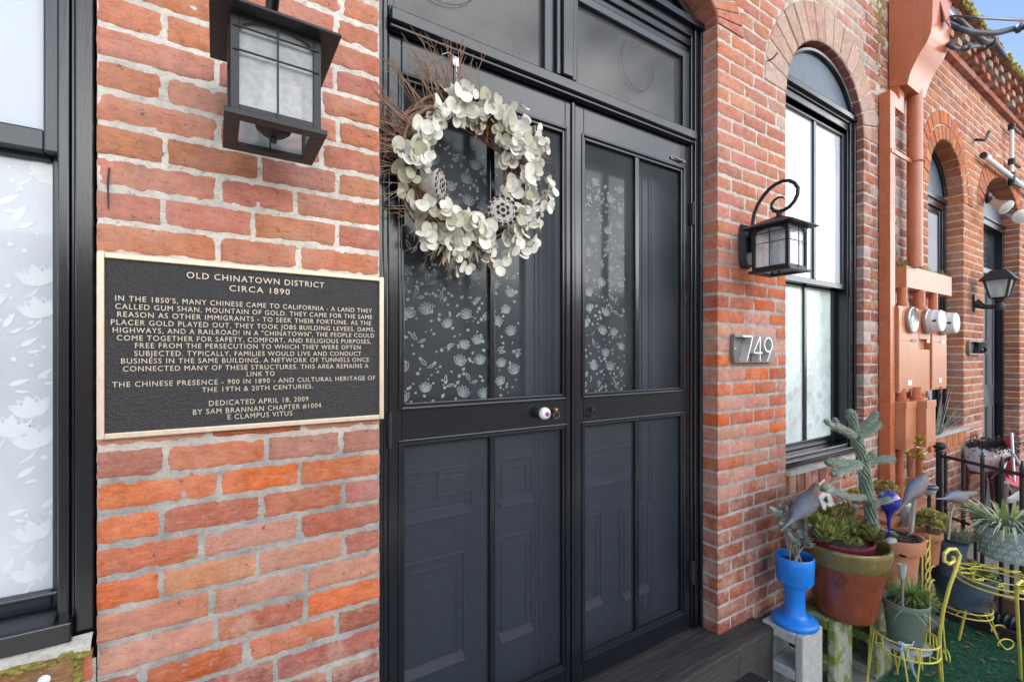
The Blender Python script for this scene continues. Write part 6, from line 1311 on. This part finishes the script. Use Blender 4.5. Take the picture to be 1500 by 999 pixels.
b = MB(); pr = [(.108, 0), (.112, .006), (.150, .20), (.156, .215), (.154, .222), (.147, .216), (.144, .19), (.0001, .19)]; b.lathe(pr, (PXc.x, -.60, TZ + .03), 40); pot = b.obj('pot', 'emboss', ep, 50)
b = MB()
for row in range(5):
    z = .028 + row*.036; R_ = .112 + (.150-.112)*(z-.006)/.194 + .001
    for j in range(17):
        a0 = 6.2832*(j + .5*(row % 2))/17; pts = []
        for i in range(16): tt = i/15; th = tt*8.5; rr = .017*(1 - tt*.8); pts.append((PXc.x + R_*math.cos(a0 + rr*math.cos(th)/R_), -.60 + R_*math.sin(a0 + rr*math.cos(th)/R_), TZ + .03 + z + rr*math.sin(th)))
        b.tube(pts, .0021, 5)
b.obj('embossed_scrolls', 'emboss_hi', pot, 60)
b = MB(); b.lathe([(.1565, .190), (.1585, .195), (.1585, .222), (.153, .226), (.0001, .20)], (PXc.x, -.60, TZ + .03), 40); b.obj('liner', 'bucket', ep, 50)
b = MB()
for _ in range(210):
    a = rnd(0, 6.28); rr = .11*math.sqrt(random.random()); k_ = rnd(.5, 1.6); b.blade((PXc.x + rr*math.cos(a), -.60 + rr*math.sin(a), TZ + .235), (math.cos(a)*k_, math.sin(a)*k_, .75), rnd(.10, .22), .011, rnd(.5, 1.7), 7, 1 if rnd(0, 1) < .25 else 0, .25)
b.obj('variegated_grass', ['vari', 'grass'], ep, 60)
b = MB()
for px, py, tx, ty in ((1474, 775, 1469, 730), (1483, 776, 1486, 733), (1472, 778, 1466, 745)):
    b = MB(); p, t_ = W(px, py, -.60), W(tx, ty, -.61); b.blade(p, (t_-p), (t_-p).length*1.04, .030, .05, 7, 0, .1, lambda t: (1.0 - t**3)*(.8 + .4*t)); b.obj('iris_blade', 'iris', ep, 60)
# blue bucket of clover on the low scroll-foot stand
BX = W(1410, 845, -.42).x; BY = -.42; BZ = W(1412, 893, -.42).z + .045
bs = thing('plant_stand', 'low yellow wire stand with curled feet under the slate-blue bucket', 'plant stand', (BX, BY, GZ), 'yellow wire plant stands')
for z in (BZ, BZ - .03): b = MB(); rod(b, ringpts(BX, BY, z, .128), .0040, True); b.obj('ring', 'yellow', bs, 60)
b = MB()
for i in range(3): a = math.pi*i/3; rod(b, [(BX + .128*math.cos(a), BY + .128*math.sin(a), BZ - .03), (BX - .128*math.cos(a), BY - .128*math.sin(a), BZ - .03)], .004)
b.obj('cross_wires', 'yellow', bs, 60)
for (px0, py0), (px1, py1), dd in (((1440, 893), (1441, 975), 1), ((1448, 893), (1470, 950), 1), ((1380, 893), (1384, 940), -1)):
    t_ = W(px0, py0, BY - .09 if dd > 0 else BY); yy = t_.y - .02; bt = Vector((t_.x + (.02 if dd > 0 else -.02) + (.05 if px0 == 1448 else 0), yy - (.06 if px0 == 1440 else .0), GZ + .012)); b = MB()
    out = Vector((.8*dd, -.5, 0)).normalized(); cur = [bt + out*(.012 + .045*math.sin(a)*1.0) + Vector((0, 0, .030 - .030*math.cos(a))) for a in [x*.42 for x in range(13)]]
    b.tube([t_, t_.lerp(bt, .55), bt.lerp(t_, .12)] + cur, .0040, 8); b.obj('leg', 'yellow', bs, 60)
bk = thing('blue_bucket', 'slate-blue textured bucket pot overflowing with dark green clover', 'flower pot', (BX, BY, BZ))
b = MB(); b.lathe([(.108, 0), (.114, .01), (.138, .12), (.152, .185), (.158, .188), (.159, .200), (.151, .200), (.145, .17), (.0001, .17)], (BX, BY, BZ + .004), 40); b.obj('pot', 'bucket', bk, 50)
b = MB()
for _ in range(800):
    a = rnd(0, 6.28); rr = .15*math.sqrt(random.random()); hgt = .19 + .085*(1 - (rr/.15)**2)*rnd(.3, 1); c_ = Vector((BX + rr*math.cos(a), BY + rr*math.sin(a), BZ + hgt))
    for j in range(3): an = a + 2.09*j + rnd(-.3, .3); b.disc(c_ + Vector((.009*math.cos(an), .009*math.sin(an), rnd(-.003, .003))), (rnd(-.5, .5), rnd(-.8, .2), 1), rnd(.006, .011), 7, 1 if rnd(0, 1) < .16 else 0, .2)
b.obj('clover_leaves', ['clover', 'succ_yellow'], bk, 60)
b = MB(); rc = W(1450, 880, -.56)
for _ in range(60):
    a = rnd(0, 6.28); d = Vector((rnd(-.7, .7), rnd(-.5, .3), rnd(-1, .3))); p = rc; pts = [p]
    for i in range(4): d += Vector((rnd(-.4, .4), rnd(-.4, .4), rnd(-.4, .1))); p = p + d.normalized()*rnd(.008, .02); pts.append(p)
    b.tube(pts, [.0016, .0013, .001, .0008, .0004], 4)
b.obj('dangling_roots', 'stem', bk, 60)
# narrow yellow trellis stand behind
q = W(1357, 790, -.40); tz = thing('wire_trellis', 'narrow yellow wire trellis with loops beside the terracotta pot', 'trellis', (q.x, -.40, GZ))
b = MB(); h0, h1 = W(1357, 850, -.40).z - .15, W(1357, 788, -.40).z
for px in (1351, 1362): x_ = WX(px, -.40); rod(b, [(x_, -.40, GZ), (x_, -.40, h1)], .0035)
for j in range(5):
    z_ = h1 - .035 - j*.055; rod(b, [(q.x + .030*math.cos(t), -.405, z_ + .024*math.sin(t)) for t in [6.2832*i/20 for i in range(20)]], .0032, True)
for j in range(3): z_ = h1 - .16 - j*.075; rod(b, [(q.x + (.02 if s_ > .5 else -.055)*1 + .03*math.cos(t)*1, -.42, z_ + .01*math.sin(t)) for s_, t in [(1, .3*i) for i in range(14)]], .0032)
b.obj('wires', 'yellow', tz, 60)
# vine with yellowing leaves in front of the junction boxes
vb = W(1325, 742, -.16); vi = thing('vine', 'thin vine with yellow-green leaves climbing in front of the terracotta junction boxes', 'vine', vb); b = MB()
vp = [W(x, y, -.17) for x, y in ((1325, 742), (1328, 715), (1333, 695), (1337, 675), (1341, 655), (1346, 640))]; b.tube(vp, .003, 6); vs2 = [W(1337, 675, -.17), W(1330, 668, -.17), W(1326, 662, -.18)]; b.tube(vs2, .002, 5); b.obj('stem', 'stem', vi, 60)
b = MB()
for px, py, s_ in ((1348, 645, .040), (1341, 650, .032), (1346, 652, .03), (1345, 668, .042), (1339, 670, .036), (1350, 673, .03), (1338, 662, .02), (1353, 686, .026), (1348, 664, .03), (1327, 664, .03), (1331, 668, .02), (1325, 707, .018), (1327, 702, .02), (1343, 643, .03)):
    q = W(px, py, -.17 + rnd(-.02, .02))
    s_ *= 1.35
    for t in (-.9, 0, .9): a = rnd(-.3, .3) + t; b.blade(q, (math.sin(a), -.35, .3 + math.cos(a)*.6), s_*(1 if t == 0 else .8), s_*.8, .5, 4, 0, .2, lambda t_: math.sin(math.pi*min(1, t_*.92 + .08))**.8)
b.obj('leaves', 'yleaf', vi, 60)
# spiky plant on the farther window sill
q = W(1372, 618, -.02); bladebush('spiky_plant', 'spiky grey-green plant on the sill behind the meter boxes', 'plant', (q.x, -.02, .866), .02, 13, .42, .020, ['succ_grey'], .25, 1.1)
# iron fence
P0 = W(1376, 655, -.18); fd = Vector((-.54, -.84, 0)).normalized(); fe = thing('iron_fence', 'black iron fence with a round-knobbed end post and spiked bars beside the planters', 'fence', (P0.x, P0.y, GZ))
def along(px): # point of the fence line seen at picture column px
    lo, hi = 0, 6
    for _ in range(50):
        m_ = (lo+hi)/2; p = P0 + fd*m_; y_ = p.y + CAMD; d_ = p.x*SY + y_*CY_; x_ = CXP + FPX*(p.x*CY_ - y_*SY)/d_
        if x_ < px and d_ > .1: lo = m_
        else: hi = m_
    return P0 + fd*lo
b = MB(); pz = W(1376, 658, P0.y).z; b.tube([(P0.x, P0.y, GZ), (P0.x, P0.y, pz)], .019, 12); b.lathe([(.024, -.03), (.026, -.02), (.02, -.012), (.036, .004), (.040, .018), (.034, .034), (.0001, .042)], (P0.x, P0.y, pz + .01), 20); b.obj('post', 'iron', fe, 50)
zrail = W(1380, 663, P0.y).z - .012; E1 = along(1535); E0 = P0
b = MB(); b.tube([Vector((E0.x, E0.y, zrail)), Vector((E1.x, E1.y, zrail))], .012, 6); b.obj('rail', 'iron', fe, 0)
zlow = W(1385, 747, P0.y).z; b = MB(); b.tube([Vector((E0.x, E0.y, zlow)), Vector((E1.x, E1.y, zlow))], .011, 6); b.obj('rail', 'iron', fe, 0)
for px in (1385, 1411, 1439, 1467, 1497, 1524):
    p = along(px); b = MB(); tp_ = zrail + (.055 if px > 1390 else .01); b.tube([(p.x, p.y, GZ), (p.x, p.y, tp_ - .02)], .011, 8); b.tube([(p.x, p.y, tp_ - .02), (p.x, p.y, tp_ + .03)], [.012, .002], 8); b.obj('bar', 'iron', fe, 40)
# white planter with dried plant on a red iron stand
q = W(1447, 683, -.10); wx, wz = q.x, q.z - .02; wp = thing('white_planter', 'white oblong planter painted with orange poppies, full of a dark dried plant', 'planter', (wx, -.10, wz))
dv = Vector((.985, -.17, 0)).normalized(); nv = Vector((-dv.y, dv.x, 0))
def loft(b, rings, mi=0):
    n = len(rings[0]); V = [p for r_ in rings for p in r_]; F = [(i*n+j, i*n+(j+1) % n, (i+1)*n+(j+1) % n, (i+1)*n+j) for i in range(len(rings)-1) for j in range(n)] + [tuple(range(n-1, -1, -1)), tuple((len(rings)-1)*n + j for j in range(n))]; b.add(V, F, mi)
ctr = Vector((wx, -.10, wz)); b = MB(); loft(b, [[ctr + dv*(hl*math.copysign(abs(math.cos(t))**.4, math.cos(t))) + nv*(hw*math.copysign(abs(math.sin(t))**.4, math.sin(t))) + Vector((0, 0, z)) for t in [6.2832*i/32 for i in range(32)]] for hl, hw, z in ((.22, .06, 0), (.25, .075, .06), (.27, .085, .15), (.285, .09, .20), (.28, .087, .208))]); b.obj('trough', 'white_pot', wp, 45)
b = MB()
for px, py in ((1436, 675), (1450, 677)):
    f = W(px, py, -.10 - .092)
    for j in range(6): a = 6.28*j/6; b.disc(f + Vector((.014*math.cos(a), -.004, .012*math.sin(a))), (0, -1, .15), .013, 8, 0, .1)
b.obj('painted_poppies', 'poppy', wp, 0)
b = MB()
for _ in range(340):
    p = ctr + dv*rnd(-.27, .27) + nv*rnd(-.07, .07) + Vector((0, 0, .2)); d = Vector((rnd(-1.4, 1.2), rnd(-1.2, .5), rnd(.05, 1.2))); pts = [p]; L_ = rnd(.04, .085)
    for i in range(3): d = (d + Vector((rnd(-.4, .4), rnd(-.4, .4), rnd(-.75, .1)))).normalized(); p = p + d*L_*.6; pts.append(p)
    b.tube(pts, [.0028, .0024, .0018, .0008], 4)
    for j in (1, 2, 3): b.disc(pts[j], (rnd(-1, 1), -1, rnd(-1, 1)), rnd(.006, .012), 6, 0, .2)
b.obj('dried_plant', 'dried', wp, 60)
rs_ = thing('red_plant_stand', 'dark red wrought-iron stand with scrolls under the white planter', 'plant stand', (wx, -.10, GZ)); zt_ = wz - .01
b = MB()
for s_ in (-1, 1): b.tube([ctr + dv*-.26 + nv*s_*.07 + Vector((0, 0, -.008)), ctr + dv*.26 + nv*s_*.07 + Vector((0, 0, -.008))], .008, 6)
for s_ in (-1, 1): b.tube([ctr + dv*.26*s_ + nv*-.07 + Vector((0, 0, -.008)), ctr + dv*.26*s_ + nv*.07 + Vector((0, 0, -.008))], .008, 6)
b.obj('top_frame', 'red_iron', rs_, 50)
for s_ in (-1, 1):
    for t_ in (-1, 1):
        b = MB(); a = ctr + dv*.25*s_ + nv*.06*t_; b.tube([a + Vector((0, 0, -.01)), a + dv*-.04*s_ + Vector((0, 0, -.08)), a + dv*-.03*s_ + Vector((0, 0, -.2)), Vector((a.x, a.y, GZ)) + dv*.04*s_], [.016, .020, .016, .010], 8); b.obj('leg', 'red_iron', rs_, 50)
b = MB()
for s_ in (-1, 1):
    b.tube([ctr + dv*(.10*s_ + .045*math.cos(t)*(1 - .07*i)) + nv*-.065 + Vector((0, 0, -.07 + .045*math.sin(t)*(1 - .07*i))) for i, t in enumerate([1.5 - s_*.55*x for x in range(13)])], .006, 6)
    b.tube([ctr + dv*.0 + nv*-.065 + Vector((0, 0, -.02)), ctr + dv*.12*s_ + nv*-.065 + Vector((0, 0, -.06)), ctr + dv*.22*s_ + nv*-.065 + Vector((0, 0, -.03))], .006, 6)
    for k_ in range(4): b.disc(ctr + dv*(.13*s_ + rnd(-.03, .03)) + nv*-.067 + Vector((0, 0, -.06 + rnd(-.02, .02))), (0, -1, .2), .018, 8, 0, .2)
b.obj('scrollwork', 'red_iron', rs_, 50)
# pink canvas folding chair
q = W(1486, 690, -.22); fc = thing('folding_chair', 'pink canvas folding chair with a metal frame at the right edge behind the fence', 'chair', (q.x, -.22, GZ))
def panel(b, pts, th=.008):
    P = [Vector(p) for p in pts]; nrm = (P[1]-P[0]).cross(P[2]-P[0]).normalized()*th; b.add(P + [p + nrm for p in P], [(0, 1, 2, 3), (7, 6, 5, 4), (0, 4, 5, 1), (1, 5, 6, 2), (2, 6, 7, 3), (3, 7, 4, 0)])
b = MB(); panel(b, [W(1468, 643, -.15), W(1482, 634, -.32), W(1482, 654, -.32), W(1472, 657, -.15)]); b.obj('head_cushion', 'pink', fc, 0, bevel=.003)
b = MB(); panel(b, [W(1479, 668, -.20), W(1484, 664, -.34), W(1486, 700, -.36), W(1470, 692, -.20)]); b.obj('backrest', 'pink', fc, 0, bevel=.003)
b = MB(); panel(b, [W(1472, 692, -.25), W(1522, 700, -.25), W(1530, 728, -.45), W(1474, 706, -.40)]); b.obj('seat', 'pink', fc, 0, bevel=.003)
b = MB(); panel(b, [W(1484, 683, -.12), W(1520, 680, -.12), W(1522, 694, -.14), W(1484, 694, -.14)]); b.obj('side_panel', mat('plum_canvas', (.20, .02, .07), .7, 0, .2, 30, .2), fc, 0, bevel=.003)
for a, c_ in (((1482, 634, -.325), (1486, 705, -.37)), ((1473, 706, -.40), (1498, 740, -.30)), ((1475, 706, -.40), (1474, 770, -.36)), ((1484, 664, -.345), (1500, 690, -.5))): b = MB(); b.tube([W(*a), W(*c_)], .009, 8); b.obj('frame_tube', 'aluminium', fc, 50)
# patio table with a lattice top
q = W(1500, 722, -.30); pt = thing('lattice_table', 'low table with a pale lattice top behind the fence at the right edge', 'table', (q.x, -.3, GZ)); b = MB(); z_ = W(1490, 722, -.45).z; xa, ya = W(1476, 722, -.45).x, -.97
for i in range(14): b.box((xa + .05*i, ya, z_), (xa + .05*i + .028, ya + .5, z_ + .012))
b.box((xa - .02, ya - .02, z_ - .02), (xa + .72, ya, z_ + .01)); b.box((xa - .02, ya + .5, z_ - .02), (xa + .72, ya + .52, z_ + .01)); b.obj('top', 'white_metal', pt, 0)
for dx in (0, .7):
    for dy in (0, .5): b = MB(); b.tube([(xa + dx, ya + dy, z_ - .02), (xa + dx, ya + dy, GZ)], .012, 8); b.obj('leg', 'iron', pt, 50)
# edging board, brick row, corrugated pipe along the turf
b = MB(); b.box((3.955, -1.2, GZ), (3.985, -.25, GZ + .06)); single('edging_board', b, 'edging', 'dark wooden edging board along the far side of the turf', 'edging', (3.97, -.7, GZ), None, 0, .004)
b = MB(); n_ = 150; b.tube([(4.065 + .015*math.sin(i*.05), -.24 - .9*i/n_, GZ + .056) for i in range(n_+1)], [(.046, .054, .055, .047, .041)[i % 5] for i in range(n_+1)], 18); single('drain_pipe', b, 'pipe', 'black corrugated drain pipe lying behind the edging board', 'pipe', (4.07, -.6, GZ), None, 60)
for i, cc in enumerate(((.10, .055, .075), (.17, .10, .05), (.12, .06, .06), (.15, .08, .05), (.10, .06, .06))):
    b = MB(); b.box((4.135, -.42 - .235*i, GZ), (4.24, -.20 - .235*i, GZ + .17 + rnd(0, .02))); single('loose_brick', b, mat('loose_brick', cc, .85, 0, .25, 30, .5, 120), 'dark loose brick in the row behind the drain pipe', 'brick', (4.19, -.31 - .235*i, GZ), 'loose bricks behind the drain pipe', 0, .008)
# small litter on the turf, dark frame at the bottom edge
b = MB()
for _ in range(46):
    x_, y_ = rnd(2.95, 3.9), rnd(-.85, -.34); b.blade((x_, y_, GZ + rnd(.016, .022)), (rnd(-1, 1), rnd(-1, 1), rnd(.0, .35)), rnd(.015, .045), rnd(.008, .018), rnd(0, .9), 4)
o = b.obj('dry_litter', 'debris', None, 60); o['kind'] = 'stuff'; o['label'] = 'dry leaf litter scattered over the green turf'; o['category'] = 'leaf litter'
q = W(1094, 990, -.28); zf = .035; 
def GP(px, py, z): d = (CAMZ - z)*FPX/(py - HYP); u = (px - CXP)/FPX; return Vector(((SY + u*CY_)*d, (CY_ - u*SY)*d - CAMD, z))
pn = [GP(1072, 1003, zf), GP(1095, 985, zf), GP(1126, 1000, zf), GP(1104, 1030, zf)]
spn = thing('solar_panel', 'small dark solar panel with a pale rim at the foot of the grey block', 'solar panel', (pn[0].x, pn[0].y, GZ)); b = MB(); panel(b, pn, -.012); b.obj('cell', 'black', spn, 0)  # small flat solar panel on a stake
b = MB()
for i in range(4): b.tube([pn[i] + Vector((0, 0, .004)), pn[(i+1) % 4] + Vector((0, 0, .004))], .0055, 6)
b.obj('rim', 'white_metal', spn, 50)
b = MB(); c_ = (pn[0] + pn[2])/2; b.tube([c_ + Vector((0, 0, -.005)), Vector((c_.x, c_.y, GZ))], .012, 8); b.obj('stake', 'black', spn, 50)
